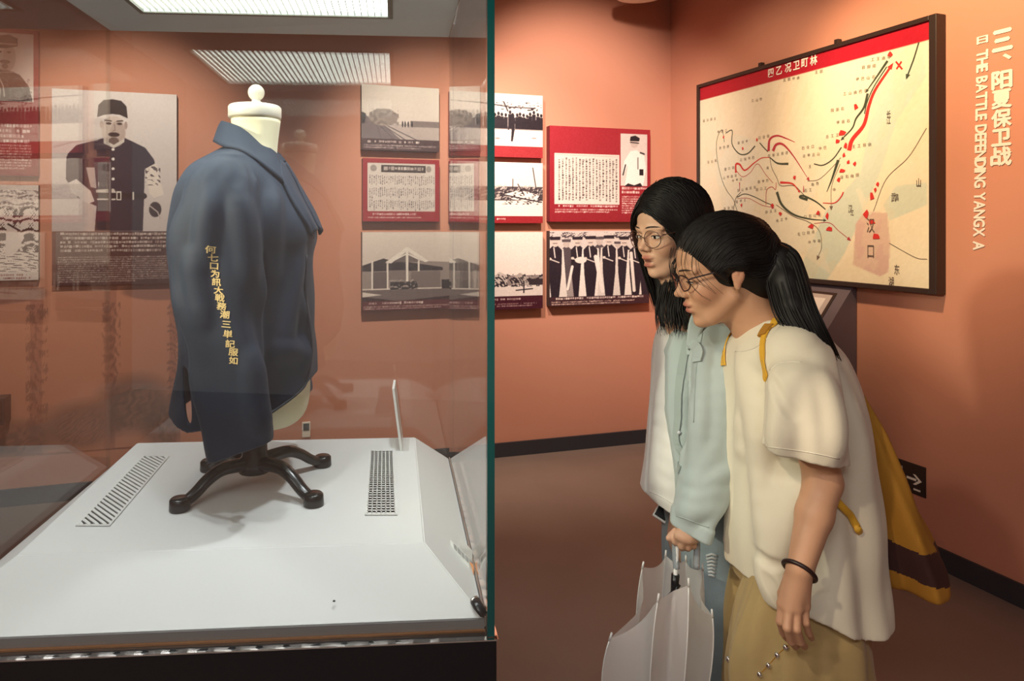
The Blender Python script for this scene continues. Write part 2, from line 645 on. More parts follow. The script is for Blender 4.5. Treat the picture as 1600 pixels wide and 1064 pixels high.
c.ell(168, 193, 4.4, 1.8, (52, 38, 42)); c.ell(185, 193, 4.4, 1.8, (52, 38, 42))
c.line([(162, 188), (172, 189)], 1.8, (50, 38, 40)); c.line([(181, 189), (190, 188)], 1.8, (50, 38, 40))
c.line([(177, 194), (178, 203), (174, 205)], 1.4, (140, 120, 115))
c.ell(176, 210, 9, 3.6, (46, 34, 38)); c.ell(176, 220, 8, 6, (74, 58, 58), 0.75)
c.poly([(160, 218), (176, 226), (192, 216), (193, 221), (176, 231), (160, 224)], (206, 196, 190))
for i, y in enumerate((233, 248, 263, 279)):
    c.ell(175, y, 2.4, 2.2, (236, 228, 222))
c.line([(150, 305), (224, 305)], 9, (30, 26, 38)); c.rect(180, 298, 188, 312, (226, 216, 208)); c.rect(182, 300, 186, 310, (40, 34, 44))
c.rect(206, 299, 208, 311, (226, 216, 208))
c.line([(170, 254), (170, 330)], 5, (70, 62, 74)); c.line([(170, 254), (170, 330)], 1.2, (150, 140, 146))
c.poly([(226, 262), (244, 252), (250, 280), (256, 302), (240, 308), (232, 300)], (228, 216, 208))
c.blotch(226, 258, 250, 288, (60, 50, 60), 0.3, 7, 9, 0.8, 3)
c.ell(242, 326, 10, 12, (52, 44, 52)); c.line([(233, 320), (246, 330), (250, 340)], 2, (190, 176, 172))
c.line([(84, 232), (110, 224), (150, 219)], 3, (190, 176, 172), 0.7)
c.text(94, 362, 272, 396, 6.4, (206, 190, 182), 0.8)
c.text(90, 399, 272, 442, 3.4, (176, 156, 150), 0.9)
c.grain(3.5)
wall_panel('portrait_panel', 'large black and white portrait of a belted officer in a round black cap, caption below', 'portrait', None,
           hit_back, EB, NB, bx, c, 0.03, 'board', [(81, 136), (277, 150), (276, 443), (82, 446)])

# --- red officer panel at the left edge of the view
bx = (-62, 46, 60, 272)
c = Canvas(bx, RED, 1.2)
c.grad(-62, 150, 60, 272, (148, 36, 44), (128, 34, 40))
c.rect(-50, 52, 52, 157, PAPER)
c.poly([(-40, 157), (-36, 122), (-14, 108), (8, 108), (30, 116), (44, 132), (51, 157)], INK)
c.ell(5, 86, 18, 24, (208, 192, 184)); c.ell(14, 90, 10, 20, (168, 150, 144), 0.7)
c.poly([(-14, 76), (-15, 64), (-4, 57), (14, 55), (27, 60), (27, 72), (10, 76)], INK); c.rect(-14, 68, 26, 71, (196, 180, 172))
c.ell(-2, 82, 3.6, 1.6, INK); c.ell(13, 82, 3.6, 1.6, INK); c.ell(7, 97, 8, 3, INK); c.ell(7, 104, 5, 4, (60, 48, 50))
c.line([(-4, 118), (4, 134), (6, 150)], 2, PAPER); c.line([(-10, 120), (0, 140), (-2, 156)], 1.6, PAPER); c.line([(-24, 116), (20, 112)], 2, (150, 136, 132))
c.blotch(-36, 118, 50, 157, (110, 96, 100), 0.16, 5, 5, 0.7, 9)
c.text(-48, 192, 50, 222, 8, (222, 196, 190), 0.75); c.text(-48, 224, 50, 264, 4.4, (206, 170, 164), 0.9)
c.grain(3)
wall_panel('officer_panel', 'red panel with a moustached officer in a peaked cap, cut by the left edge', 'panel', None,
           hit_back, EB, NB, bx, c, 0.03, 'redboard', [(-62, 38), (60, 50), (60, 274), (-62, 274)])
# --- battlefield print below it
bx = (-62, 292, 60, 438)
c = Canvas(bx, PAPER, 1.2)
c.blotch(-62, 300, 60, 330, (120, 104, 104), 0.35, 8, 4, 0.8, 11)
c.blotch(-62, 326, 60, 395, INK, 0.40, 9, 5, 0.95, 12); c.blotch(-62, 380, 60, 425, INK, 0.28, 14, 4, 0.9, 13)
c.poly([(10, 352), (24, 356), (34, 384), (22, 398), (6, 400)], (216, 202, 196)); c.line([(12, 352), (30, 362)], 3, INK)
c.rect(-62, 426, 60, 438, (206, 192, 186)); c.text(-50, 428, 56, 437, 5, (120, 60, 60), 0.7)
c.grain(4)
wall_panel('battlefield_photo', 'grainy white photograph of rubble and figures under the red officer panel', 'photograph', None,
           hit_back, EB, NB, bx, c, 0.03, 'board', [(-62, 284), (60, 293), (60, 437), (-62, 440)])

# --- first column behind the case: street, newspaper, station
G1 = None
bx = (565, 133, 686, 237)
c = Canvas(bx, (214, 200, 194), 1.5)
c.grad(565, 133, 686, 196, (222, 210, 200), (208, 194, 186))
c.poly([(565, 178), (578, 186), (600, 196), (686, 192), (686, 237), (565, 237)], (112, 100, 104))
c.poly([(600, 197), (686, 190), (686, 226), (640, 232)], (176, 162, 158))
for q in range(4):
    c.line([(588 + q * 5, 197), (600 + q * 26, 232)], 1.4, (82, 72, 78))
c.ell(598, 184, 22, 14, (150, 136, 130)); c.blotch(577, 170, 622, 196, (110, 98, 96), 0.4, 4, 4, 0.7, 4); c.ell(610, 186, 10, 9, (140, 126, 122))
c.rect(640, 188, 686, 198, (126, 112, 112)); c.poly([(565, 176), (572, 180), (570, 194), (565, 196)], INK)
for x in (628, 632, 637, 643):
    c.ell(x, 194, 1.3, 5, (52, 44, 50))
c.rect(565, 219, 686, 237, (74, 52, 58)); c.text(574, 221, 664, 227, 6, (214, 200, 194), 0.7); c.text(568, 228, 682, 236, 3.6, (176, 158, 156), 0.85)
c.grain(4)
wall_panel('street_photo', 'grey photograph of a broad empty road with a leafless tree, behind the glass case', 'photograph', G1,
           hit_back, EB, NB, bx, c, 0.055, 'board', [(565, 131), (687, 139), (686, 236), (566, 235)])
bx = (567, 249, 686, 346)
c = Canvas(bx, RED, 1.5)
c.rect(574, 256, 679, 330, (208, 196, 190)); c.rect(595, 259, 664, 270, (70, 58, 60)); c.text(599, 261, 660, 269, 8, (214, 202, 196), 0.9, 1, False)
c.ell(583, 264, 5, 5, (150, 138, 134)); c.ell(669, 264, 4, 5, (150, 138, 134))
for q in range(3):
    c.vtext(577, 274 + q * 19, 678, 290 + q * 19, 3.2, (96, 82, 84), 0.85)
c.text(582, 333, 650, 338, 5, (222, 200, 194), 0.9, 1, False); c.text(575, 339, 680, 344, 3.2, (206, 178, 172), 0.9)
c.grain(3)
wall_panel('newspaper_panel', 'red panel carrying a yellowed newspaper front page with a dark headline strip', 'panel', G1,
           hit_back, EB, NB, bx, c, 0.055, 'redboard', [(567, 247), (687, 250), (686, 346), (567, 346)])
bx = (566, 362, 746, 484)
c = Canvas(bx, (218, 204, 196), 1.4)
c.rect(566, 452, 746, 484, (56, 34, 40)); c.grad(566, 362, 746, 440, (222, 208, 200), (206, 192, 184))
c.poly([(566, 420), (600, 405), (640, 407), (746, 412), (746, 450), (566, 450)], (150, 136, 132))
c.poly([(566, 414), (598, 403), (612, 408), (640, 410), (690, 418), (690, 423), (566, 423)], (52, 42, 48))
c.poly([(600, 410), (634, 385), (668, 408), (662, 410), (634, 391), (610, 411)], (236, 226, 218)); c.poly([(612, 409), (634, 393), (656, 409)], (108, 96, 96))
for x in (581, 604, 634, 652):
    c.line([(x, 408), (x, 452)], 3, (232, 222, 214))
c.line([(634, 388), (634, 452)], 4, (238, 228, 220)); c.line([(616, 405), (634, 396), (652, 405)], 2, (240, 230, 222))
c.rect(582, 424, 603, 450, (104, 92, 92)); c.rect(640, 424, 686, 450, (124, 110, 108)); c.rect(606, 422, 632, 438, (128, 114, 112))
c.rect(608, 440, 650, 452, (44, 36, 42)); c.blotch(608, 436, 652, 452, (190, 176, 170), 0.25, 4, 4, 0.8, 5); c.rect(688, 438, 746, 452, (40, 32, 38))
c.rect(708, 424, 712, 452, (232, 222, 214)); c.rect(740, 424, 744, 452, (232, 222, 214)); c.rect(714, 424, 738, 440, (112, 100, 100))
c.poly([(566, 452), (746, 452), (746, 460), (620, 470), (566, 462)], (112, 98, 98)); c.poly([(566, 455), (596, 460), (566, 463)], (220, 208, 200))
c.rect(566, 469, 746, 484, (92, 34, 42)); c.text(576, 471, 660, 476, 5.4, (222, 204, 198), 0.75, 1, False); c.text(568, 477, 742, 483, 3.2, (196, 166, 160), 0.85)
c.grain(4)
wall_panel('station_photo', 'wide photograph of a timber-gabled station shed, lowest of the prints behind the case', 'photograph', G1,
           hit_back, EB, NB, bx, c, 0.055, 'board', [(566, 361), (746, 364), (746, 481), (566, 485)])

# --- second column: procession, harbour, ruins
bx = (704, 150, 848, 246)
c = Canvas(bx, PAPER, 1.5)
c.rect(704, 229, 848, 246, (156, 44, 50)); c.grad(704, 150, 848, 182, (226, 214, 206), (214, 200, 194))
c.rect(704, 200, 848, 204, (150, 136, 134))
for q in range(26):
    x = 704 + q * 5.6 + rng.random() * 3
    h = 20 + rng.random() * 9
    c.ell(x, 204 - h, 2.1, 2.8, INK); c.poly([(x - 3, 205 - h + 2), (x + 3, 205 - h + 2), (x + 3.2, 203), (x - 3.2, 203)], INK)
c.line([(704, 164), (760, 166), (796, 170), (836, 170)], 1.6, (60, 50, 54)); c.line([(786, 163), (792, 176)], 2, INK); c.blotch(770, 162, 846, 174, INK, 0.14, 5, 3, 0.9, 6)
c.poly([(796, 186), (804, 186), (803, 204), (800, 222), (797, 222), (798, 205)], INK); c.ell(800, 183, 2.6, 3.2, INK); c.line([(797, 190), (793, 204)], 2, INK)
c.ell(776, 218, 4, 1.4, (150, 132, 128)); c.ell(834, 216, 4, 1.3, (160, 142, 138))
c.grain(4)
wall_panel('procession_photo', 'photograph of a dark crowd behind one striding man, red strip below', 'photograph', None,
           hit_back, EB, NB, bx, c, 0.055, 'redboard', [(704, 141), (848, 150), (848, 244), (704, 246)])
bx = (704, 254, 848, 349)
c = Canvas(bx, PAPER, 1.5)
c.rect(704, 338, 848, 349, (146, 34, 42)); c.text(708, 341, 800, 347, 4.4, (222, 200, 194), 0.8)
c.rect(704, 292, 848, 314, (72, 62, 66)); c.blotch(704, 290, 848, 312, (196, 182, 176), 0.30, 4, 4, 0.9, 21); c.rect(704, 314, 848, 338, (226, 214, 206))
c.line([(832, 262), (838, 300)], 1.5, INK); c.line([(800, 280), (800, 296)], 1.2, INK); c.poly([(786, 304), (808, 298), (826, 300), (842, 306), (838, 316), (800, 312)], (226, 214, 208))
c.line([(786, 305), (812, 310), (846, 316)], 2, INK); c.line([(808, 288), (818, 305)], 1.6, INK); c.blotch(780, 296, 848, 320, INK, 0.22, 7, 3, 0.9, 22)
c.grain(4)
wall_panel('harbour_photo', 'photograph of a quay crowd and moored boats over a red caption strip', 'photograph', None,
           hit_back, EB, NB, bx, c, 0.055, 'redboard', [(704, 251), (848, 255), (848, 348), (704, 349)])
bx = (763, 361, 848, 484)
c = Canvas(bx, (224, 210, 202), 1.5)
c.rect(763, 462, 848, 484, (66, 26, 38)); c.rect(763, 444, 848, 463, (214, 200, 194))
c.rect(763, 430, 848, 446, (136, 122, 120)); c.poly([(770, 432), (780, 424), (792, 430), (792, 446), (770, 446)], (190, 176, 170)); c.poly([(800, 434), (812, 426), (826, 434), (826, 446), (800, 446)], (170, 156, 150))
c.blotch(763, 428, 848, 448, INK, 0.34, 5, 4, 0.9, 23); c.rect(826, 436, 848, 446, (54, 44, 50)); c.line([(818, 440), (818, 458)], 2, INK); c.line([(806, 454), (832, 452)], 1.8, INK)
c.text(768, 466, 842, 472, 5, (196, 170, 166), 0.7); c.text(768, 474, 840, 480, 3.4, (160, 126, 124), 0.8)
c.grain(4)
wall_panel('ruins_photo', 'narrow photograph of ruined houses under a blank sky, beside the case edge at the bottom', 'photograph', None,
           hit_back, EB, NB, bx, c, 0.055, 'board', [(763, 362), (848, 363), (848, 482), (763, 484)])

# --- red letter panel and the group of men
bx = (859, 199, 1016, 346)
c = Canvas(bx, (158, 38, 50), 1.5)
c.grad(859, 199, 1016, 346, (160, 40, 52), (138, 30, 42))
c.rect(866, 241, 966, 319, (216, 202, 194)); c.vtext(872, 247, 964, 315, 5.2, (70, 56, 58), 0.95, 0.42); c.line([(868, 243), (964, 244)], 0.8, (180, 164, 158))
c.rect(968, 207, 1011, 289, (212, 196, 192))
c.poly([(975, 289), (980, 256), (970, 276), (974, 250), (984, 234), (994, 232), (1006, 240), (1009, 262), (1006, 280), (1004, 289)], (238, 228, 224))
c.ell(990, 221, 6, 8, (196, 176, 170)); c.poly([(983, 218), (984, 211), (992, 209), (999, 213), (998, 218)], INK); c.line([(984, 220), (997, 221)], 1.6, INK)
c.line([(976, 256), (972, 272)], 2, INK); c.line([(1000, 236), (1006, 238)], 2.4, INK); c.line([(996, 244), (996, 262)], 1.2, INK); c.rect(998, 262, 1005, 272, INK); c.poly([(974, 290), (1004, 290), (1000, 284), (990, 288), (980, 285)], INK)
c.text(970, 291, 1012, 304, 6, (226, 196, 192), 0.85); c.text(970, 305, 1012, 336, 3.6, (214, 176, 172), 0.9)
c.text(872, 320, 964, 325, 5, (226, 200, 196), 0.8, 1, False); c.text(867, 326, 964, 334, 3.6, (206, 168, 164), 0.85)
c.grain(3)
wall_panel('letter_panel', 'red panel with a handwritten letter and a man in white uniform', 'panel', None,
           hit_back, EB, NB, bx, c, 0.055, 'redboard', [(859, 196), (1016, 203), (1016, 346), (859, 347)])
bx = (859, 359, 1014, 476)
c = Canvas(bx, (206, 192, 188), 1.6)
c.rect(859, 361, 1014, 400, (206, 192, 188)); c.rect(859, 400, 1014, 462, (158, 144, 142)); c.blotch(859, 361, 1014, 372, (66, 54, 62), 0.3, 9, 3, 0.9, 31)
for x, y, h, k in ((884, 372, 80, 1), (935, 368, 84, 0), (964, 376, 70, 1)):
    man(c, x, y, h, (84, 72, 78), (190, 172, 166), True, None)
for x, y, h, rb in ((867, 368, 96, (222, 210, 204)), (901, 368, 94, None), (921, 367, 98, (232, 220, 214)), (950, 366, 98, (214, 202, 196)), (974, 368, 96, None), (992, 371, 94, (228, 216, 210)), (1008, 372, 92, None)):
    man(c, x, y, h, (44, 34, 44), (206, 188, 180), True, rb)
    c.line([(x - h * .09, y + h * .36), (x + h * .06, y + h * .42)], 1.6, (220, 206, 200)); c.line([(x - h * .02, y + h * .18), (x, y + h * .34)], 1.6, (230, 218, 212)); c.ell(x - h * .08, y + h * .36, 2.4, 2, (216, 200, 192)); c.line([(x - 3, y + h * .11), (x + 3, y + h * .11)], 1, (90, 74, 78))
c.ell(906, 405, 9, 5, (226, 214, 208)); c.line([(893, 415), (886, 450)], 4, (232, 220, 214)); c.line([(929, 400), (940, 455)], 6, (230, 218, 212)); c.line([(985, 395), (990, 455)], 5, (226, 214, 208))
c.rect(1002, 385, 1014, 462, (52, 40, 50), 0.5)
c.rect(859, 462, 1014, 476, (66, 40, 46)); c.text(868, 463, 1006, 468, 5, (226, 204, 196), 0.8, 1, False); c.text(862, 469, 1012, 475, 3.3, (206, 172, 160), 0.85)
c.grain(4)
wall_panel('group_photo', 'photograph of a row of men in caps and long pale robes', 'photograph', None,
           hit_back, EB, NB, bx, c, 0.055, 'board', [(859, 360), (1014, 361), (1014, 474), (859, 478)])

# --- tree-like glass reflection painted in faded colour low on the back wall, left
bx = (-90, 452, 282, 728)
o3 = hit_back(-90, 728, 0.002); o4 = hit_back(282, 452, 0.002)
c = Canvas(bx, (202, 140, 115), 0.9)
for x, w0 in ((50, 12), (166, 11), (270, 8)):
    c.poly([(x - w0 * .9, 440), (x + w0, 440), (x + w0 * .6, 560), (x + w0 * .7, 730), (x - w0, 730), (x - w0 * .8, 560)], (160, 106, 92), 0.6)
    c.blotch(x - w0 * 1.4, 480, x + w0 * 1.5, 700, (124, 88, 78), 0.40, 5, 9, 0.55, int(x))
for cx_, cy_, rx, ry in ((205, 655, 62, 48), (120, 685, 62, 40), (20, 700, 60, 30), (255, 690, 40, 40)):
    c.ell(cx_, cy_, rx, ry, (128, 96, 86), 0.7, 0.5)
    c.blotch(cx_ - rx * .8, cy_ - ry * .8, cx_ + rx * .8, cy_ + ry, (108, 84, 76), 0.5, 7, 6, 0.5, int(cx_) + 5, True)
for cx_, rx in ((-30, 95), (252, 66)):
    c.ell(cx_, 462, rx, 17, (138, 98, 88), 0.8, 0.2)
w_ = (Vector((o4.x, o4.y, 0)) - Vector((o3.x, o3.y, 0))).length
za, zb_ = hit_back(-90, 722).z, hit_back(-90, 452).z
t = thing('wall_reflection_paint', 'faded brown tree-like glass reflection painted low on the salmon wall at left', 'painted_reflection',
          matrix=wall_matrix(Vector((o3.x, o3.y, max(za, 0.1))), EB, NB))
c.build('print', w_, zb_ - max(za, 0.1), 0.001, t, 'painted_reflection')  # the painted glass reflection, not a real print
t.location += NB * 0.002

# --- wall lettering on the right wall
def wall_text(name, label, chars, hit, e, n, m, weight, zoff=0.003):
    """chars: (character, u, v, width px-extent in metres, height in metres, rotation)"""
    o = hit(chars[0][1], chars[0][2], 0)
    mw = wall_matrix(o, e, n)
    inv = mw.inverted()
    root = thing(name, label, 'lettering', matrix=mw)
    for ch, u, v, wd, hg, rot in chars:
        g, f = glyphs(ch, 1.0, 0.0, rot)
        if not len(g):
            continue
        ext = g.max(0) - g.min(0)
        ctr = inv @ hit(u, v, zoff)
        sx = wd / ext[0] if wd else hg / ext[1]
        sy = hg / ext[1] if hg else sx
        V, Fc = [], []
        for ox, oy in ((0, 0), (weight, 0), (-weight, 0), (0, weight), (0, -weight)):
            k0 = len(V)
            for q in g:
                V.append((ctr.x + (q[0] + ox) * sx, ctr.y + (q[1] + oy) * sy, zoff + .00002 * len(V) / len(g)))
            Fc.extend(tuple(i + k0 for i in q) for q in f)
        from_np('character' if ord(ch) > 255 else 'letter', V, Fc, m, root, smooth=False)
    return root


cs = []
for ch, v0, v1, wd in (('三', 47, 78, .070), ('、', 84, 92, .026), ('阳', 111, 138, .070), ('夏', 141, 168, .070), ('保', 171, 198, .070),
                       ('卫', 202, 227, .068), ('战', 230, 258, .072)):
    u = 1566 if ch != '、' else 1574
    Yd = hit_right(u, 100).y
    cs.append((ch, u - (v0 - 47) * 0.012, (v0 + v1) / 2, wd, (v1 - v0) * Yd / F, 0.0))
wall_text('wall_heading', 'large cream Chinese heading running down the orange wall right of the map', cs, hit_right, ER, NR, M['letter'], 0.040)
cs = []
eng = 'THE BATTLE DEFENDING YANGX A'
adv = {}
for ch in set(eng):
    g, f = glyphs(ch, 1.0)
    adv[ch] = (g[:, 0].max() - g[:, 0].min() + 0.10) if len(g) else 0.36
tot = sum(adv[ch] for ch in eng)
pos = 0.0
for ch in eng:
    a = adv[ch] / tot * (391 - 78)
    v = 78 + pos + a / 2
    if ch != ' ':
        u = 1535 - (v - 78) * 0.019
        Yd = hit_right(u, v).y
        cs.append((ch, u, v, 0.041, (a * 0.90 if ch != 'I' else a * .8) * Yd / F, -math.pi / 2))
    pos += a
cs.append(('日', 1535, 62, 0.040, 0.030, 0.0))
wall_text('wall_subtitle', 'cream English line THE BATTLE DEFENDING reading downwards between map and Chinese heading', cs, hit_right, ER, NR, M['letter'], 0.034)

# --- the battle map
MT = 0.06
tl, tr, br = hit_right(1088, 133, MT), hit_right(1463, 26, MT), hit_right(1463, 461, MT)
bl = hit_right(1088, 133, MT); bl.z = br.z
mw_, mh_ = (tr - tl).dot(ER), tl.z - br.z
morg = Vector((tl.x, tl.y, br.z)) - NR * MT
mmat = wall_matrix(morg, ER, NR)
minv = mmat.inverted()
mp = thing('battle_map', 'big framed battle map with red and green arrows on the orange wall', 'map', matrix=mmat)
fw = 0.022
for nm, lo, hi in (('frame', (0, 0), (fw, mh_)), ('frame', (mw_ - fw * 1.5, 0), (mw_, mh_)), ('frame', (fw, mh_ - fw), (mw_ - fw * 1.5, mh_)), ('frame', (fw, 0), (mw_ - fw * 1.5, fw * 1.1))):
    box_obj(nm, (lo[0], lo[1], 0.002), (hi[0], hi[1], MT), M['frame'], mp, 0.003)
BZ = MT - 0.012
box_obj('backing_board', (fw, fw * 1.1, 0.002), (mw_ - fw * 1.5, mh_ - fw, BZ - 0.003), M['board'], mp)
for s in (0.33, 0.66):
    o = box_obj('hanging_clip', (mw_ * s - 0.012, mh_ - 0.004, 0.004), (mw_ * s + 0.012, mh_ + 0.03, 0.03), M['frame'], mp, 0.003)


def m2(u, v):
    q = minv @ hit_right(u, v, BZ)
    return q.x, q.y


cw, chh = mw_ - fw * 2.5, mh_ - fw * 2.1
c = Canvas((0, 0, 100, 80), (236, 224, 196), 2.2)


def cm(u, v):
    x, y = m2(u, v)
    return ((x - fw) / cw * 100, (1 - (y - fw * 1.1) / chh) * 80)


c.poly([cm(1425, 95), cm(1447, 70), cm(1447, 120), cm(1400, 190), cm(1375, 270), cm(1350, 330), cm(1320, 395), cm(1290, 440), cm(1245, 430), cm(1290, 330), cm(1345, 270), cm(1360, 190), cm(1390, 130)], (206, 214, 196))
c.poly([cm(1400, 290), cm(1449, 285), cm(1449, 320), cm(1390, 345), cm(1380, 320)], (208, 214, 194))
c.poly([cm(1110, 230), cm(1150, 210), cm(1300, 250), cm(1260, 330), cm(1300, 430), cm(1230, 380), cm(1130, 330)], (226, 222, 200), 0.7)
c.poly([cm(1350, 332), cm(1386, 332), cm(1391, 380), cm(1388, 425), cm(1375, 432), cm(1333, 414), cm(1337, 350)], (212, 178, 164))
c.poly([cm(1337, 295), cm(1345, 295), cm(1362, 335), cm(1350, 335)], (224, 222, 200), 0.8)
c.blotch(0, 0, 100, 80, (228, 212, 178), 0.3, 14, 12, 0.25, 40)
bar = []
x0_, ytop = m2(1093, 136); xb, yb = m2(1093, 158)
c.rect(0, 0, 100, (1 - (yb - fw * 1.1) / chh) * 80, (176, 26, 44))
c.grain(1.5)
pr = c.build('print', cw, chh, BZ, mp)
pr.location = (fw, fw * 1.1, 0)
M['mred'] = mat('map_red', (0.62, 0.030, 0.025), 0.5)
M['mpink'] = mat('map_crimson', (0.46, 0.035, 0.055), 0.5)
M['mgreen'] = mat('map_green', (0.045, 0.062, 0.036), 0.5)
M['mgrey'] = mat('map_thin_line', (0.17, 0.12, 0.085), 0.5)
M['mtext'] = mat('map_lettering', (0.10, 0.07, 0.055), 0.5)
MZ = [BZ + 0.0008]


def ribbon(pts, w0, w1, m, nm, head=0.0):
    q = cr([m2(*p) for p in pts], 8)
    d = np.gradient(q, axis=0)
    d /= np.linalg.norm(d, axis=1)[:, None] + 1e-9
    nrm = np.stack([-d[:, 1], d[:, 0]], -1)
    ws = np.linspace(w0, w1, len(q))[:, None] / 2
    MZ[0] += 0.00003
    L, R = q + nrm * ws, q - nrm * ws
    V = [(*p, MZ[0]) for p in L] + [(*p, MZ[0]) for p in R]
    n = len(q)
    Fc = [(i, n + i, n + i + 1, i + 1) for i in range(n - 1)]
    if head:
        e, t_ = q[-1], d[-1]
        b = len(V)
        V += [(*(e + nrm[-1] * head * .45), MZ[0]), (*(e - nrm[-1] * head * .45), MZ[0]), (*(e + t_ * head), MZ[0])]
        Fc.append((b, b + 1, b + 2))
    return V, Fc, m, nm


RB = [
    ([(1132, 222), (1128, 203), (1120, 220), (1121, 250), (1128, 280), (1136, 298), (1146, 312), (1152, 330)], .004, .004, 'mgreen', 0),
    ([(1134, 208), (1144, 204), (1144, 225), (1155, 240), (1168, 240), (1180, 228)], .006, .009, 'mgreen', .0),
    ([(1187, 223), (1194, 231), (1200, 237)], .007, .007, 'mgreen', .0),
    ([(1201, 236), (1203, 218), (1214, 212), (1228, 216), (1242, 222)], .020, .003, 'mpink', .0),
    ([(1208, 236), (1213, 226), (1224, 226), (1240, 244), (1262, 278)], .022, .003, 'mpink', .022),
    ([(1150, 270), (1150, 257), (1156, 257), (1164, 266), (1178, 255), (1190, 247), (1203, 246)], .016, .004, 'mred', 0),
    ([(1150, 266), (1160, 276), (1172, 270), (1184, 256), (1196, 272), (1208, 286)], .004, .003, 'mpink', 0),
    ([(1203, 246), (1215, 255), (1232, 256)], .006, .014, 'mgreen', 0),
    ([(1203, 246), (1206, 262), (1214, 278), (1220, 290), (1240, 290), (1252, 300), (1262, 312)], .004, .005, 'mgrey', 0),
    ([(1219, 285), (1238, 287), (1248, 298)], .014, .005, 'mred', .016),
    ([(1152, 308), (1164, 303), (1180, 308), (1196, 316), (1206, 320)], .006, .004, 'mgreen', 0),
    ([(1152, 310), (1170, 310), (1190, 320), (1206, 324)], .003, .003, 'mpink', .02),
    ([(1197, 320), (1198, 298), (1206, 292), (1212, 296), (1213, 285)], .004, .004, 'mpink', 0),
    ([(1214, 300), (1222, 320), (1240, 335), (1265, 342), (1287, 344)], .020, .004, 'mgreen', .018),
    ([(1262, 312), (1250, 308), (1256, 306), (1275, 315), (1290, 327)], .016, .006, 'mgreen', 0),
    ([(1213, 320), (1240, 338), (1262, 346), (1280, 360), (1284, 385), (1279, 400)], .004, .003, 'mgrey', .024),
    ([(1272, 349), (1296, 348), (1310, 360), (1325, 372)], .003, .003, 'mpink', .022),
    ([(1272, 256), (1286, 258), (1302, 248), (1315, 230)], .006, .007, 'mgreen', 0),
    ([(1262, 283), (1280, 280), (1300, 262), (1314, 246)], .003, .003, 'mgrey', 0),
    ([(1310, 250), (1300, 280), (1292, 300)], .018, .003, 'mgreen', 0),
    ([(1313, 256), (1300, 290), (1299, 322)], .003, .003, 'mgrey', .022),
    ([(1286, 317), (1304, 317), (1314, 308), (1318, 300)], .004, .008, 'mred', 0),
    ([(1327, 235), (1332, 218), (1350, 195), (1358, 165), (1368, 140), (1390, 107)], .026, .013, 'mred', .030),
    ([(1387, 95), (1370, 120), (1356, 140)], .014, .005, 'mgreen', .018),
    ([(1386, 104), (1366, 135), (1355, 160), (1351, 178)], .006, .006, 'mgreen', 0),
    ([(1356, 146), (1350, 168), (1338, 185), (1332, 200), (1318, 215)], .014, .006, 'mgreen', .02),
    ([(1436, 66), (1428, 92), (1419, 116)], .007, .007, 'mgreen', .024),
    ([(1448, 200), (1420, 245), (1385, 280), (1365, 330)], .003, .003, 'mgrey', 0),
    ([(1390, 380), (1430, 402), (1449, 405)], .003, .003, 'mgrey', 0),
    ([(1146, 330), (1150, 310), (1158, 300)], .004, .004, 'mgrey', 0),
    ([(1156, 285), (1156, 298)], .008, .003, 'mpink', 0),
    ([(1256, 290), (1256, 300)], .003, .009, 'mpink', 0),
]
groups = {}
for pts, w0, w1, m, hd in RB:
    V, Fc, m, _ = ribbon(pts, w0 * .9, w1 * .9, m, '', hd)
    nm = {'mred': 'red_arrow', 'mpink': 'crimson_line', 'mgreen': 'green_arrow', 'mgrey': 'thin_route_line'}[m]
    from_np(nm, V, Fc, M[m], mp, smooth=False)
# little flags, dots and place names
V, Fc = [], []
for u, v, w_, h_ in ((1161, 232, .02, .022), (1131, 214, .016, .025), (1183, 218, .018, .025), (1159, 321, .018, .03), (1338, 167, .03, .04), (1391, 85, .03, .035),
                     (1316, 208, .05, .04), (1309, 221, .03, .03), (1322, 228, .026, .036), (1319, 242, .02, .03), (1326, 253, .022, .026), (1336, 256, .024, .026),
                     (1316, 267, .04, .028), (1311, 281, .028, .028), (1220, 334, .03, .03), (1207, 321, .03, .026), (1268, 354, .05, .030), (1279, 333, .032, .028),
                     (1293, 338, .026, .045), (1297, 358, .05, .028), (1372, 288, .02, .026), (1368, 297, .018, .03), (1363, 307, .03, .05), (1354, 335, .036, .05),
                     (1363, 347, .044, .03), (1370, 370, .055, .036), (1242, 277, .022, .03)):
    x, y = m2(u, v)
    n = 7
    b = len(V)
    for k in range(n):
        a = 6.283 * k / n + u
        r = 0.55 + 0.45 * ((k * 37 + u) % 5) / 4
        V.append((x + w_ / 2 * r * math.cos(a), y + h_ / 2 * r * math.sin(a), BZ + 0.0024))
    Fc.append(tuple(range(b, b + n)))
for (ua, va), (ub, vb) in (((1400, 96), (1410, 108)), ((1409, 96), (1401, 108))):
    q, f, _, _ = ribbon([(ua, va), (ub, vb)], .008, .008, 'mred', '')
    from_np('red_cross_stroke', q, f, M['mred'], mp, smooth=False)
for q in Fc:
    from_np('red_marker', [V[i] for i in q], [tuple(range(len(q)))], M['mred'], mp, smooth=False)
V, Fc = [], []
cj = '日田山口中工巴由甲目回王石丘'
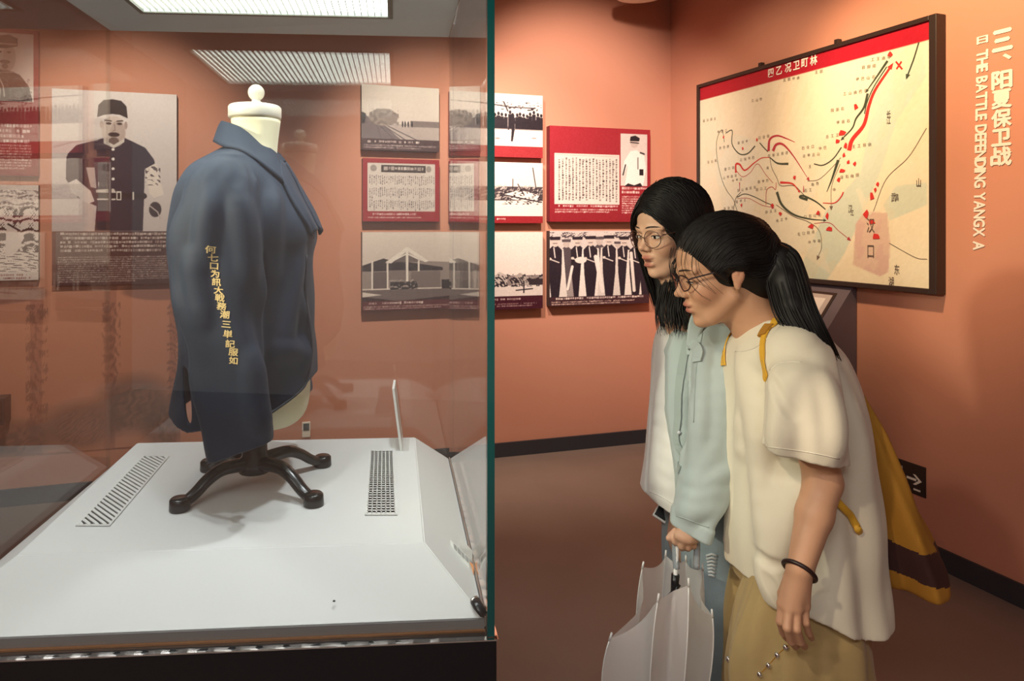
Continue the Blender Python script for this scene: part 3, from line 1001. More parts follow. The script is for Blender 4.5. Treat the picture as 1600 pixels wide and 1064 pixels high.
lab = [(1183, 156, 3), (1109, 187, 4), (1129, 205, 3), (1161, 222, 3), (1194, 214, 3), (1132, 230, 3), (1168, 248, 4), (1113, 252, 3), (1140, 263, 3), (1216, 241, 5),
       (1263, 230, 3), (1268, 242, 4), (1286, 231, 2), (1141, 276, 4), (1152, 281, 3), (1167, 295, 5), (1190, 295, 3), (1158, 314, 3), (1139, 325, 3), (1168, 340, 2), (1200, 262, 1),
       (1193, 283, 3), (1263, 297, 2), (1274, 287, 2), (1222, 343, 3), (1270, 337, 4), (1260, 364, 4), (1273, 377, 3), (1366, 91, 0), (1377, 91, 4), (1358, 104, 3), (1353, 122, 4),
       (1337, 144, 5), (1309, 171, 3), (1318, 190, 3), (1301, 212, 3), (1347, 227, 4), (1328, 275, 4), (1237, 123, 4), (1280, 112, 2), (1205, 330, 3), (1266, 260, 1), (1304, 296, 1)]
for u, v, n in lab:
    for k in range(n):
        g, f = glyphs(random.choice(cj), 0.0185)
        x, y = m2(u + (k - (n - 1) / 2) * (5.5 + (u - 1088) * .011), v - (k - (n - 1) / 2) * 1.2)
        b = len(V)
        V += [(x + p[0], y + p[1], BZ + 0.003) for p in g]
        Fc += [tuple(i + b for i in z) for z in f]
for ch, u, v, s in (('汉', 1361, 352, .07), ('口', 1361, 393, .07), ('长', 1389, 178, .035), ('江', 1389, 188, .035), ('武', 1397, 308, .04), ('昌', 1402, 308, .03), ('山', 1436, 285, .04),
                    ('汉', 1329, 326, .04), ('江', 1332, 332, .03), ('东', 1402, 421, .045), ('湖', 1393, 440, .045)):
    g, f = glyphs(ch, s)
    x, y = m2(u, v)
    b = len(V)
    V += [(x + p[0] * .62, y + p[1] * 1.1, BZ + 0.003) for p in g]
    Fc += [tuple(i + b for i in z) for z in f]
from_np('place_names', V, Fc, M['mtext'], mp, smooth=False)['kind'] = 'stuff'
V, Fc = [], []
for ch, u, v in zip('四乙况卫町林', (1205, 1218, 1232, 1245, 1258, 1272), (114, 110, 106, 102, 98, 94)):
    g, f = glyphs(ch, 0.046, 0.001)
    x, y = m2(u, v)
    b = len(V)
    V += [(x + p[0], y + p[1] * 1.2, BZ + 0.003) for p in g]
    Fc += [tuple(i + b for i in z) for z in f]
from_np('title_lettering', V, Fc, M['letter'], mp, smooth=False)['kind'] = 'stuff'

# --- low exit sign with arrow
a0, a1 = hit_right(1393, 716, .006), hit_right(1446, 776, .006)
zz1, zz0 = hit_right(1420, 722, .006).z, hit_right(1420, 769, .006).z
sm = wall_matrix(Vector((a0.x, a0.y, zz0)) - NR * .006, ER, NR)
sg = thing('exit_sign', 'small dark exit sign with a white arrow low on the orange wall', 'sign', matrix=sm)
sw, sh = (a1 - a0).dot(ER), zz1 - zz0
bm = bmesh.new(); box(bm, (0, 0, 0.0005), (sw, sh, 0.006), 0.0025)
from_bm('plate', bm, M['frame'], sg)
V, Fc = [], []
def rq(x0, y0, x1, y1):
    b = len(V)
    V.extend([(x0 * sw, y0 * sh, .0066), (x1 * sw, y0 * sh, .0066), (x1 * sw, y1 * sh, .0066), (x0 * sw, y1 * sh, .0066)]); Fc.append((b, b + 1, b + 2, b + 3))
rq(.46, .45, .74, .53); rq(.12, .74, .34, .80); rq(.28, .42, .34, .80); rq(.66, .14, .86, .20)
b = len(V); V.extend([(.72 * sw, .66 * sh, .0066), (.64 * sw, .66 * sh, .0066), (.80 * sw, .49 * sh, .0066), (.90 * sw, .49 * sh, .0066)]); Fc.append((b, b + 1, b + 2, b + 3))
b = len(V); V.extend([(.72 * sw, .32 * sh, .0066), (.64 * sw, .32 * sh, .0066), (.80 * sw, .49 * sh, .0066), (.90 * sw, .49 * sh, .0066)]); Fc.append((b + 3, b + 2, b + 1, b))
from_np('arrow', V, Fc, M['letter'], sg, smooth=False)

# --- lectern kiosk against the right wall, behind the front visitor
k0 = hit_right(1338, 600, 0.01); k0.z = 0
ks = thing('information_lectern', 'grey-purple sloped information lectern against the orange wall under the map', 'lectern',
           matrix=wall_matrix(k0, -ER, NR) @ Matrix(((1, 0, 0, 0), (0, 0, 1, 0), (0, -1, 0, 0), (0, 0, 0, 1))))
# local frame: x away along the wall, y towards the wall (negative = into the room), z up
kl, kd = 0.74, 0.34
prof = [(0.0, 0.0), (0.0, 1.20), (-0.022, 1.205), (-kd * .72, 0.93), (-kd * .72, 0.90), (-kd * .55, 0.86), (-kd * .55, 0.0)]
bm = bmesh.new()
A = [bm.verts.new((0, y, z)) for y, z in prof]; B = [bm.verts.new((kl, y, z)) for y, z in prof]
bm.faces.new(A); bm.faces.new(B[::-1])
for i in range(len(prof)):
    j = (i + 1) % len(prof)
    bm.faces.new((A[j], A[i], B[i], B[j]))
from_bm('body', bm, M['kiosk'], ks)
d_ = Vector((0, -kd * .72 + .022, 0.93 - 1.205)); dl = d_.length; d_.normalize()
nn = Vector((0, d_.z, -d_.y)).normalized()
if nn.z < 0: nn = -nn
km = Matrix(((1, d_.x, nn.x, 0.0), (0, d_.y, nn.y, -0.022), (0, d_.z, nn.z, 1.205), (0, 0, 0, 1)))
def kbox(nm, lo, hi, m, bev=0.001):
    bm = bmesh.new(); box(bm, lo, hi, bev, km); return from_bm(nm, bm, m, ks)
kbox('screen_bezel', (0.06, 0.05, 0.0), (kl - 0.06, dl - 0.05, 0.004), M['frame'])
M['page'] = mat('lectern_page', (0.50, 0.42, 0.40), 0.35, var=0.25, vscale=7)
kbox('page', (0.075, 0.066, 0.003), (kl - 0.075, dl - 0.06, 0.0055), M['page'])
M['pagel'] = mat('lectern_page_light', (0.78, 0.70, 0.66), 0.35)
kbox('leaflet', (0.10, 0.09, 0.0056), (0.22, dl - 0.08, 0.007), M['pagel'])

# --- round lamp at the top of the view, dark box at the left edge
lp = P(1003, -7, 4.15)
M['lampwhite'] = mat('lamp_white', (0.75, 0.66, 0.56), 0.5)
lt = thing('ceiling_lamp', 'round white ceiling lamp just cut by the top edge of the view', 'lamp', (lp.x, lp.y, lp.z))
lathe_obj('shade', [(0.13, lp.z), (0.165, lp.z + .006), (0.175, lp.z + .03), (0.17, lp.z + .07), (0.03, lp.z + .13)], (lp.x, lp.y), M['lampwhite'], lt)
lathe_obj('rod', [(0.012, lp.z + .13), (0.012, CEIL)], (lp.x, lp.y), M['lampwhite'], lt, seg=12)

# --- small fittings on the back wall
def wall_plate(name, label, cat, px, thick, mats, blocks):
    u0, v0, u1, v1 = px
    a, b = hit_back(u0, v1, thick), hit_back(u1, v1, thick)
    zt_ = hit_back((u0 + u1) / 2, v0, thick).z
    t = thing(name, label, cat, matrix=wall_matrix(a - NB * thick, EB, NB))
    w, h = (b - a).dot(EB), zt_ - (a.z + b.z) / 2
    bm = bmesh.new(); box(bm, (0, 0, .0005), (w, h, thick), .003)
    from_bm('body', bm, mats[0], t)
    for nm, x0, y0, x1, y1 in blocks:
        bm = bmesh.new(); box(bm, (x0 * w, y0 * h, thick - .001), (x1 * w, y1 * h, thick + .003), .001)
        from_bm(nm, bm, mats[1], t)


wall_plate('wall_switch', 'tiny white wall plate with a dark square, low behind the case', 'wall plate', (472, 660, 485, 684), .012, (M['letter'], M['dark']), (('dark_square', .15, .45, .85, .9),))
wall_plate('junction_box', 'dark grey box on the wall cut by the left edge of the view', 'box', (-46, 626, 7, 668), .10, (M['base'], M['dark']), (('lid', .08, .1, .92, .9),))
# ------------------------------------------------------------------ display case
TH = math.atan(0.068)
C0 = Vector((0.0864, 1.085, 0))
case = thing('display_case', 'tall glass display case on a black plinth with a white sloped deck and lit roof', 'display case', C0, TH)
ca_, sa_ = math.cos(TH), math.sin(TH)


def loc(p):
    """room point -> case coordinates (a to the right, b into depth)"""
    x, y = p[0] - C0.x, p[1] - C0.y
    return Vector((x * ca_ + y * sa_, -x * sa_ + y * ca_, p[2]))


CW, CD, ZR, ZC = 0.955, 0.80, 0.831, 2.039          # width, depth, glass foot, roof underside
box_obj('plinth', (-CW - 0.004, -0.004, 0.0), (0.004, CD + 0.004, ZR - 0.006), M['black'], case, 0.003)
# thin metal tape around the top of the plinth, slightly uneven
V, Fc = [], []
n = 70
ring = [(-CW - .005, -.005), (.005, -.005), (.005, CD + .005), (-CW - .005, CD + .005)]
for s in range(4):
    (xa, ya), (xb, yb) = ring[s], ring[(s + 1) % 4]
    b = len(V)
    for i in range(n + 1):
        t = i / n
        wob = 0.0005 * math.sin(i * 1.9) + 0.0004 * math.sin(i * 4.3)
        x, y = xa + (xb - xa) * t, ya + (yb - ya) * t
        ox, oy = ((0, -1), (1, 0), (0, 1), (-1, 0))[s]
        V.append((x + ox * (.001 + wob * .3), y + oy * (.001 + wob * .3), ZR - .0085)); V.append((x + ox * (.0015 + wob), y + oy * (.0015 + wob), ZR - .006 + wob)); V.append((x - ox * .008, y - oy * .008, ZR - .0055 + wob))
    for i in range(n):
        for k in range(2):
            q = b + i * 3 + k
            Fc.append((q, q + 3, q + 4, q + 1))
from_np('metal_tape', V, Fc, M['chrome'], case, smooth=False)
# glass panes with thick teal edges
G = 0.0115
zb, zt = ZR - 0.004, ZC + 0.15
panes = [((-CW, 0.0, zb), (-0.0005, G, zt)), ((-G, G + .001, zb), (0, CD - G - .001, zt)), ((-CW, CD - G, zb), (-0.0005, CD, zt)), ((-CW, G + .001, zb), (-CW + G, CD - G - .001, zt))]
for lo, hi in panes:
    box_obj('glass_pane', lo, hi, M['glass'], case)
for (x, y) in ((-0.0004, 0.0), (-0.0004, CD - G)):
    box_obj('glass_edge', (x, y, zb), (x + 0.0012, y + G, zt), M['teal'], case)
box_obj('glass_edge', (-G, -0.0011, zb), (0.0008, -0.0001, zt), M['teal'], case)
# roof box with the louvred light
lx0, lx1, ly0, ly1 = -0.79, -0.182, 0.15, 0.615
zl = ZC
bm = bmesh.new()
R0, R1 = (-CW + G + .001, G + .001), (-G - .001, CD - G - .001)
for lo, hi in (((R0[0], R0[1]), (lx0, R1[1])), ((lx1, R0[1]), (R1[0], R1[1])), ((lx0, R0[1]), (lx1, ly0)), ((lx0, ly1), (lx1, R1[1]))):
    box(bm, (lo[0], lo[1], zl), (hi[0], hi[1], zl + .05))
box(bm, (R0[0], R0[1], zl + .05), (R1[0], R1[1], zl + .15))
from_bm('roof_panel', bm, M['caseroof'], case)
lightp = box_obj('light_panel', (lx0, ly0, zl + 0.010), (lx1, ly1, zl + 0.03), M['light'], case)
ns = 36
sl0 = None
for i in range(ns + 1):
    x = lx0 + (lx1 - lx0) * i / ns
    if sl0 is None:
        sl0 = box_obj('slat', (-0.0008, ly0, zl + .001), (0.0008, ly1, zl + .008), M['slat'], lightp)
        o = sl0
    else:
        o = sl0.copy(); COL.objects.link(o)
    o.location = (x, 0, 0)
fr = bmesh.new()
for lo, hi in (((lx0 - .012, ly0 - .012), (lx1 + .012, ly0)), ((lx0 - .012, ly1), (lx1 + .012, ly1 + .012)), ((lx0 - .012, ly0), (lx0, ly1)), ((lx1, ly0), (lx1 + .012, ly1))):
    box(fr, (lo[0], lo[1], zl - .003), (hi[0], hi[1], zl - .0002))
from_bm('light_frame', fr, M['slat'], case)

# deck: low white frustum with a board edge
ZT, ZD = 0.92, 0.845
topc = [loc(P(28, 867, 1.167)), loc(P(663, 847, 1.214)), loc(P(648, 683, 1.821)), loc(P(215, 691, 1.773))]
botc = [(-CW + .016, .019), (-.0135, .019), (-.0135, CD - .016), (-CW + .016, CD - .016)]
bm = bmesh.new()
vs = quad_prism(bm, [(x, y, ZD) for x, y in botc], [(p.x, p.y, ZT) for p in topc])
bmesh.ops.bevel(bm, geom=[e for e in bm.edges], offset=.002, segments=2, affect='EDGES')
deck = from_bm('deck', bm, M['deck'], case)
box_obj('deck_edge', (-CW + .016, .0185, ZR - .004), (-.0135, CD - .016, ZD - .0005), M['deckedge'], case)
box_obj('copper_strip', (-CW + .013, .0135, ZR - .0055), (-.0128, .0182, ZR - .0025), M['brass'], case)
rail = box_obj('rail', (-.0130, .02, ZR), (-.0118, CD - .02, ZD + .006), M['alu'], case)

sq = P(522, 940, 1.112)
V, Fc = lathe_np([(.0022, 0), (.0022, .0012), (.0004, .0016)], (0, 0), 10)
from_np('screw', [tuple(Vector(p) + sq + Vector((0, 0, .0005))) for p in V], Fc, M['dark'], case, True)
# vents in the deck: diagonal bars on the left, a perforated grille on the right
def vent(name, px, kind):
    q = [loc(P(u, v, 0.58 * F / (v - V0))) for u, v in px]
    o, ex, ey = q[0], q[1] - q[0], q[3] - q[0]
    Lx, Ly = ex.length, ey.length
    ex.normalize(); ey.normalize()
    Mx = Matrix(((ex.x, ey.x, 0, o.x), (ex.y, ey.y, 0, o.y), (0, 0, 1, ZT), (0, 0, 0, 1)))
    def vb(nm, lo, hi, m, par):
        bm = bmesh.new(); box(bm, lo, hi, 0, Mx); return from_bm(nm, bm, m, par)
    v = vb(name, (0, 0, .0003), (Lx, Ly, .0009), M['dark'], case)
    bm = bmesh.new()
    f = .004
    for lo, hi in (((0, 0), (Lx, f)), ((0, Ly - f), (Lx, Ly)), ((0, f), (f, Ly - f)), ((Lx - f, f), (Lx, Ly - f))):
        box(bm, (lo[0], lo[1], .0004), (hi[0], hi[1], .0036), 0, Mx)
    from_bm('rim', bm, M['white'], v)
    if kind == 'bars':
        nb = 30
        pitch = (Ly + Lx) / nb
        for i in range(nb + 1):
            # bar runs down-right at 45 degrees, clipped to the opening
            s = i * pitch
            x0, x1 = f, Lx - f
            ya, yb = s - x0, s - x1
            if ya > Ly - f: x0 += ya - (Ly - f); ya = Ly - f
            if yb < f: x1 -= (f - yb); yb = f
            if x1 - x0 < .006: continue
            hw = pitch * .30
            pts = [(x0, min(ya + hw, Ly)), (x0, ya - hw), (x1, max(yb - hw, 0)), (x1, yb + hw)]
            bm = bmesh.new()
            quad_prism(bm, [Mx @ Vector((a, b, .001)) for a, b in pts], [Mx @ Vector((a, b, .0034)) for a, b in pts])
            from_bm('slat', bm, M['white'], v)
    else:
        bm = bmesh.new()
        nx, ny = 7, 30
        for i in range(1, nx):
            x = Lx * i / nx
            box(bm, (x - .0036, f, .001), (x + .0036, Ly - f, .0034), 0, Mx)
        for i in range(1, ny):
            y = Ly * i / ny
            box(bm, (f, y - .0040, .001), (Lx - f, y + .0040, .0034), 0, Mx)
        from_bm('mesh_grille', bm, M['white'], v)['kind'] = 'stuff'
    return v


vent('bar_vent', [(118, 823), (172, 823), (268, 714), (223, 714)], 'bars')
vent('perforated_vent', [(570, 806), (621, 806), (614, 705), (577, 705)], 'mesh')

M['greyprint'] = mat('grey_print', (0.42, 0.42, 0.41), 0.5)
# small cards in the case
c1 = P(628, 697, 1.757)
cardt = thing('label_card', 'thin upright acrylic label card standing on the deck seen edge-on', 'card', c1, 0)
M['card'] = mat('card_white', (0.80, 0.79, 0.74), 0.3)
M['acrylic'] = glass_mat('acrylic', (0.93, 0.95, 0.95), 0.0, 0.06)
bm = bmesh.new()
quad_prism(bm, [(-.003, -.05, 0), (.003, -.05, 0), (.003, .05, 0), (-.003, .05, 0)], [(-.024, -.05, .165), (-.018, -.05, .165), (-.018, .05, .165), (-.024, .05, .165)])
yaw = math.atan2(c1.x, c1.y)
o = from_bm('plate', bm, M['card'], cardt)
bm = bmesh.new(); box(bm, (-.016, -.05, 0), (.02, .05, .004), .001); from_bm('foot', bm, M['acrylic'], cardt)
cardt.rotation_euler.z = -yaw - math.radians(1.5)
# folded leaflet in front of the right pane
c2 = loc(P(737, 873, 1.22))
lf = thing('folded_leaflet', 'small folded white leaflet with grey print standing open against the right pane', 'leaflet', P(737, 900, 1.22))
def leaf(pts, m, nm, par, th=.0012):
    a, b, c_, d = [Vector(p) for p in pts]
    nrm = (b - a).cross(d - a).normalized() * th
    bm = bmesh.new(); quad_prism(bm, [a, b, c_, d], [a + nrm, b + nrm, c_ + nrm, d + nrm])
    return from_bm(nm, bm, m, par, True)
hng0, hng1 = P(738, 879, 1.287), P(738, 860, 1.288)
l0, l1 = P(718, 856, 1.297), P(717, 838, 1.302)
pg = leaf((l0, hng0, hng1, l1), M['white'], 'page', lf)
a, b, c_, d = l0, hng0, hng1, l1
off = (b - a).cross(d - a).normalized() * -.0006
def bl(s, t): return (a * (1 - s) + b * s) * (1 - t) + (d * (1 - s) + c_ * s) * t
for (s0, t0, s1, t1) in ((.15, .2, .45, .8), (.55, .15, .85, .4), (.55, .55, .85, .85)):
    from_np('printed_block', [tuple(bl(*q) + off) for q in ((s0, t0), (s1, t0), (s1, t1), (s0, t1))], [(0, 1, 2, 3)], M['greyprint'], pg, True, False)
M['copper'] = mat('copper_card', (0.70, 0.30, 0.12), 0.35)
leaf((P(733, 889, 1.262), P(740, 901, 1.233), P(741, 883, 1.272), P(732, 877, 1.285)), M['copper'], 'copper_face', lf)
pgc = thing('printed_card', 'clear card with faint grey print leaning beside the white leaflet', 'card', P(730, 895, 1.21))
leaf((P(706, 862, 1.288), P(735, 893, 1.250), P(733, 872, 1.262), P(704, 843, 1.300)), M['card'], 'plate', pgc)
for k in range(4):
    u = 710 + k * 6
    q = [(P(u, 857 + k * 6, 1.281 - k * .007)), P(u + 4, 861 + k * 6, 1.277 - k * .007), P(u + 3, 853 + k * 6, 1.279 - k * .007), P(u - 1, 849 + k * 6, 1.283 - k * .007)]
    leaf(q, M['greyprint'], 'printed_block', pgc)
# black latch at the foot of the right pane
lt_ = thing('glass_latch', 'small black rubber latch at the foot of the right pane', 'latch', P(748, 945, 1.11))
tube_obj('grip', [P(742, 938, 1.125), P(747, 947, 1.115), P(756, 960, 1.10)], [.0095, .010, .008], M['black'], lt_, sides=10, flat=.6)
tube_obj('tip', [P(739.5, 934, 1.128), P(742, 938, 1.125)], [.008, .0096], M['alu'], lt_, sides=10, flat=.6)

# ------------------------------------------------------------------ tailor's bust on its stand
MY = 1.50
mx0 = P(400, 745, MY)
bust = thing('tailor_bust', 'cream tailor bust with ball finial on a black four-legged stand inside the case', 'mannequin', (mx0.x, MY, ZT))
def S(v, Y=MY): return H - (v - V0) * Y / F
def X_(u, Y=MY): return (u - CX) * Y / F


def ringloft(name, rings, m, parent, seg=40, ex=2.3, closed_top=True, closed_bot=True, world=True, disp=None, smooth=True):
    """rings: (z, x0, x1, ycentre, half depth)"""
    R = cr(rings, 4)
    V = []
    for z, x0, x1, yc, hy in R:
        cx, hx = (x0 + x1) / 2, (x1 - x0) / 2
        for k in range(seg):
            a = 2 * math.pi * k / seg
            c_, s_ = math.cos(a), math.sin(a)
            p = [cx + hx * math.copysign(abs(c_) ** (2 / ex), c_), yc + hy * math.copysign(abs(s_) ** (2 / ex), s_), z]
            if disp: p = disp(p, a, z)
            V.append(p)
    n = len(R)
    Fc = []
    for i in range(n - 1):
        for k in range(seg):
            k2 = (k + 1) % seg
            Fc.append((i * seg + k, i * seg + k2, (i + 1) * seg + k2, (i + 1) * seg + k))
    if closed_bot: Fc.append(tuple(range(seg - 1, -1, -1)))
    if closed_top: Fc.append(tuple((n - 1) * seg + k for k in range(seg)))
    return from_np(name, V, Fc, m, parent, world, smooth)


def rr(v, u0, u1, hy, Y=MY):
    return (S(v, Y), X_(u0, Y), X_(u1, Y), Y, hy)


ringloft('torso', [rr(662, 400, 440, .02), rr(655, 370, 466, .09), rr(638, 345, 478, .125), rr(600, 330, 481, .14), rr(540, 320, 474, .145), rr(450, 318, 466, .14),
                   rr(360, 312, 470, .15), rr(310, 315, 455, .155), rr(275, 330, 440, .14), rr(255, 350, 433, .10), rr(238, 362, 431, .060), rr(210, 365, 434, .052), rr(188, 363, 437, .052)],
         M['cream'], bust)
capz = S(186)
ccx, cr_ = (X_(360) + X_(438)) / 2 - .001, (X_(438) - X_(360)) / 2 + .002
lathe_obj('neck_cap', [(cr_ * .96, capz), (cr_, capz + .003), (cr_, capz + .025), (cr_ * .95, capz + .029), (.012, capz + .031)], (ccx, MY), M['cap'], bust)
fz = capz + .030
fr_ = .0185
lathe_obj('finial', [(.016, fz), (.017, fz + .004), (.010, fz + .010), (.0095, fz + .013)] + [(max(.0005, fr_ * math.sin(t)), fz + .013 + fr_ * .92 - fr_ * math.cos(t)) for t in np.linspace(.55, 3.12, 14)], (ccx + .003, MY), M['cap'], bust)
# stand: column, hub and four bowed legs with round pads
hx, hy_ = X_(398, 1.475), 1.475
lathe_obj('column', [(.034, ZT + .035), (.036, ZT + .055), (.028, ZT + .075), (.026, ZT + .12), (.024, ZT + .20)], (hx, hy_), M['iron'], bust, seg=28)
for fu, fv, in ((281, 797), (490, 789), (327, 735), (504, 728)):
    Yf = 0.58 * F / (fv - V0)
    fx = X_(fu, Yf)
    d = np.array([fx - hx, Yf - hy_]); L = np.linalg.norm(d); d /= L
    prof = [(0.0, .052), (.25, .058), (.48, .058), (.66, .044), (.80, .026), (.92, .015), (1.0, .012)]
    q = cr(prof, 4)
    pts = [(hx + d[0] * L * s, hy_ + d[1] * L * s, ZT + z) for s, z in q]
    rad = np.interp(q[:, 0], [0, .3, .7, 1], [.021, .018, .015, .0135])
    leg = tube_obj('leg', pts, rad, M['iron'], bust, sides=14, flat=.80)
    lathe_obj('foot_pad', [(.020, ZT + .0003), (.0215, ZT + .003), (.0205, ZT + .022), (.017, ZT + .0255), (.002, ZT + .0258)], (fx, Yf), M['iron'], leg, seg=24)

# ------------------------------------------------------------------ sculpting in a voxel field
class Vox:
    def __init__(s, lo, hi, h):
        s.lo = np.array(lo, dtype=np.float32)
        s.h = h
        s.n = np.ceil((np.array(hi) - s.lo) / h).astype(int) + 1
        s.f = np.full(s.n, 0.5, dtype=np.float32)
        s.ax = [s.lo[i] + np.arange(s.n[i], dtype=np.float32) * h for i in range(3)]

    def sub(s, lo, hi):
        a = [int(np.clip(np.floor((lo[i] - s.lo[i]) / s.h), 0, s.n[i] - 1)) for i in range(3)]
        b = [int(np.clip(np.ceil((hi[i] - s.lo[i]) / s.h) + 1, 1, s.n[i])) for i in range(3)]
        sl = tuple(slice(a[i], max(b[i], a[i] + 1)) for i in range(3))
        x = s.ax[0][sl[0]][:, None, None]
        y = s.ax[1][sl[1]][None, :, None]
        z = s.ax[2][sl[2]][None, None, :]
        return sl, x, y, z

    def op(s, fn, lo, hi, k=0.01, mode='add'):
        m = k + 3 * s.h
        sl, x, y, z = s.sub([q - m for q in lo], [q + m for q in hi])
        d = fn(x, y, z)
        f = s.f[sl]
        d = np.broadcast_to(d, f.shape)
        if mode == 'add':
            hh = np.maximum(k - np.abs(f - d), 0) / max(k, 1e-6)
            s.f[sl] = np.minimum(f, d) - hh * hh * k * 0.25
        elif mode == 'cut':
            d = -d
            hh = np.maximum(k - np.abs(f - d), 0) / max(k, 1e-6)
            s.f[sl] = np.maximum(f, d) + hh * hh * k * 0.25
        else:  # keep (intersection)
            s.f[sl] = np.maximum(f, d)

    def cap(s, a, b, r1, r2, k=0.01, mode='add'):
        a = np.array(a, dtype=np.float32); b = np.array(b, dtype=np.float32)
        ba = b - a
        L = float(ba @ ba) + 1e-12

        def fn(x, y, z):
            px, py, pz = x - a[0], y - a[1], z - a[2]
            t = np.clip((px * ba[0] + py * ba[1] + pz * ba[2]) / L, 0, 1)
            return np.sqrt((px - t * ba[0]) ** 2 + (py - t * ba[1]) ** 2 + (pz - t * ba[2]) ** 2) - (r1 + t * (r2 - r1))
        r = max(r1, r2)
        s.op(fn, np.minimum(a, b) - r, np.maximum(a, b) + r, k, mode)

    def ell(s, c, r, R=None, k=0.01, mode='add'):
        c = np.array(c, dtype=np.float32); r = np.array(r, dtype=np.float32)
        R = np.eye(3) if R is None else np.array(R)

        def fn(x, y, z):
            px, py, pz = x - c[0], y - c[1], z - c[2]
            q = [(R[0, i] * px + R[1, i] * py + R[2, i] * pz) for i in range(3)]
            k0 = np.sqrt(sum((q[i] / r[i]) ** 2 for i in range(3)))
            k1 = np.sqrt(sum((q[i] / r[i] ** 2) ** 2 for i in range(3))) + 1e-9
            return k0 * (k0 - 1) / k1
        e = float(r.max())
        s.op(fn, c - e, c + e, k, mode)

    def col(s, rows, k=0.01, mode='add', grow=0.0, zlo=None, zhi=None, disp=None, ex=2.0, bottom=None, top=None):
        """upright column, rows (z, x0, x1, yc, hy) rising or falling; bottom(x,y) = hem height"""
        q = np.array(sorted([tuple(r) for r in rows]))
        q = np.array(sorted(cr(q, 4).tolist()))
        zl = q[0, 0] if zlo is None else zlo
        zh = q[-1, 0] if zhi is None else zhi

        def fn(x, y, z):
            zz = z[0, 0, :]
            g = lambda i: np.interp(zz, q[:, 0], q[:, i]).astype(np.float32)[None, None, :]
            x0, x1, yc, hy = g(1), g(2), g(3), g(4)
            a = (x1 - x0) / 2 + grow
            b = hy + grow
            dx, dy = x - (x0 + x1) / 2, y - yc
            rr_ = (np.abs(dx / a) ** ex + np.abs(dy / b) ** ex) ** (1 / ex)
            d = (rr_ - 1) * np.minimum(a, b)
            if disp is not None:
                d = d + disp(x, y, z, np.arctan2(dy / b, dx / a))
            d = np.maximum(d, z - (zh if top is None else top(x, y)))
            zb_ = zl if bottom is None else bottom(x, y)
            d = np.maximum(d, zb_ - z)
            return d
        lo = [q[:, 1].min() - grow - .02, (q[:, 3] - q[:, 4]).min() - grow - .02, zl]
        hi = [q[:, 2].max() + grow + .02, (q[:, 3] + q[:, 4]).max() + grow + .02, zh]
        if bottom is not None: lo[2] = q[0, 0] - .12
        s.op(fn, lo, hi, k, mode)

    def nets(s, smooth=1):
        f = s.f
        f[0], f[-1] = .5, .5; f[:, 0], f[:, -1] = .5, .5; f[:, :, 0], f[:, :, -1] = .5, .5
        g = f < 0
        cnt = np.zeros(tuple(i - 1 for i in g.shape), dtype=np.uint8)
        for i in (0, 1):
            for j in (0, 1):
                for k in (0, 1):
                    cnt += g[i:g.shape[0] - 1 + i, j:g.shape[1] - 1 + j, k:g.shape[2] - 1 + k]
        act = (cnt > 0) & (cnt < 8)
        I = np.argwhere(act)
        idx = np.full(act.shape, -1, dtype=np.int32)
        idx[act] = np.arange(len(I))
        P_ = np.zeros((len(I), 3)); C_ = np.zeros(len(I))
        cor = [(i, j, k) for i in (0, 1) for j in (0, 1) for k in (0, 1)]
        val = {c: f[I[:, 0] + c[0], I[:, 1] + c[1], I[:, 2] + c[2]] for c in cor}
        for a in cor:
            for ax in range(3):
                if a[ax] == 0:
                    b = list(a); b[ax] = 1; b = tuple(b)
                    m = (val[a] < 0) != (val[b] < 0)
                    t = np.where(m, val[a] / (val[a] - val[b] + 1e-12), 0)
                    p = np.array(a, dtype=float)[None] + t[:, None] * (np.array(b) - np.array(a))[None]
                    P_ += p * m[:, None]; C_ += m
        V = s.lo + (I + P_ / C_[:, None]) * s.h
        Q = []
        for ax in range(3):
            sl0 = [slice(1, -1)] * 3; sl1 = [slice(1, -1)] * 3
            sl0[ax] = slice(0, -1); sl1[ax] = slice(1, None)
            A, B = g[tuple(sl0)], g[tuple(sl1)]
            E_ = np.argwhere(A != B)
            if not len(E_): continue
            flip = A[tuple(E_.T)]
            base = E_.copy()
            o = [i for i in range(3) if i != ax]
            for i in o: base[:, i] += 1
            def cell(di, dj):
                c = base.copy(); c[:, o[0]] -= di; c[:, o[1]] -= dj
                return idx[tuple(c.T)]
            q = np.stack([cell(0, 0), cell(1, 0), cell(1, 1), cell(0, 1)], -1)
            if ax == 1: flip = ~flip
            q[flip] = q[flip][:, ::-1]
            q = q[:, ::-1] if False else q
            Q.append(q)
        Q = np.concatenate(Q)
        U_ = V - V.mean(0); a_, b_, c_ = U_[Q[:, 0]], U_[Q[:, 1]], U_[Q[:, 2]]
        if (np.cross(a_, b_) * c_).sum() < 0: Q = Q[:, ::-1].copy()
        for _ in range(smooth):
            acc = np.zeros_like(V); n = np.zeros(len(V))
            for a, b in ((0, 1), (1, 2), (2, 3), (3, 0)):
                np.add.at(acc, Q[:, a], V[Q[:, b]]); np.add.at(n, Q[:, a], 1)
                np.add.at(acc, Q[:, b], V[Q[:, a]]); np.add.at(n, Q[:, b], 1)
            V = V * .5 + .5 * acc / n[:, None]
        return V, Q


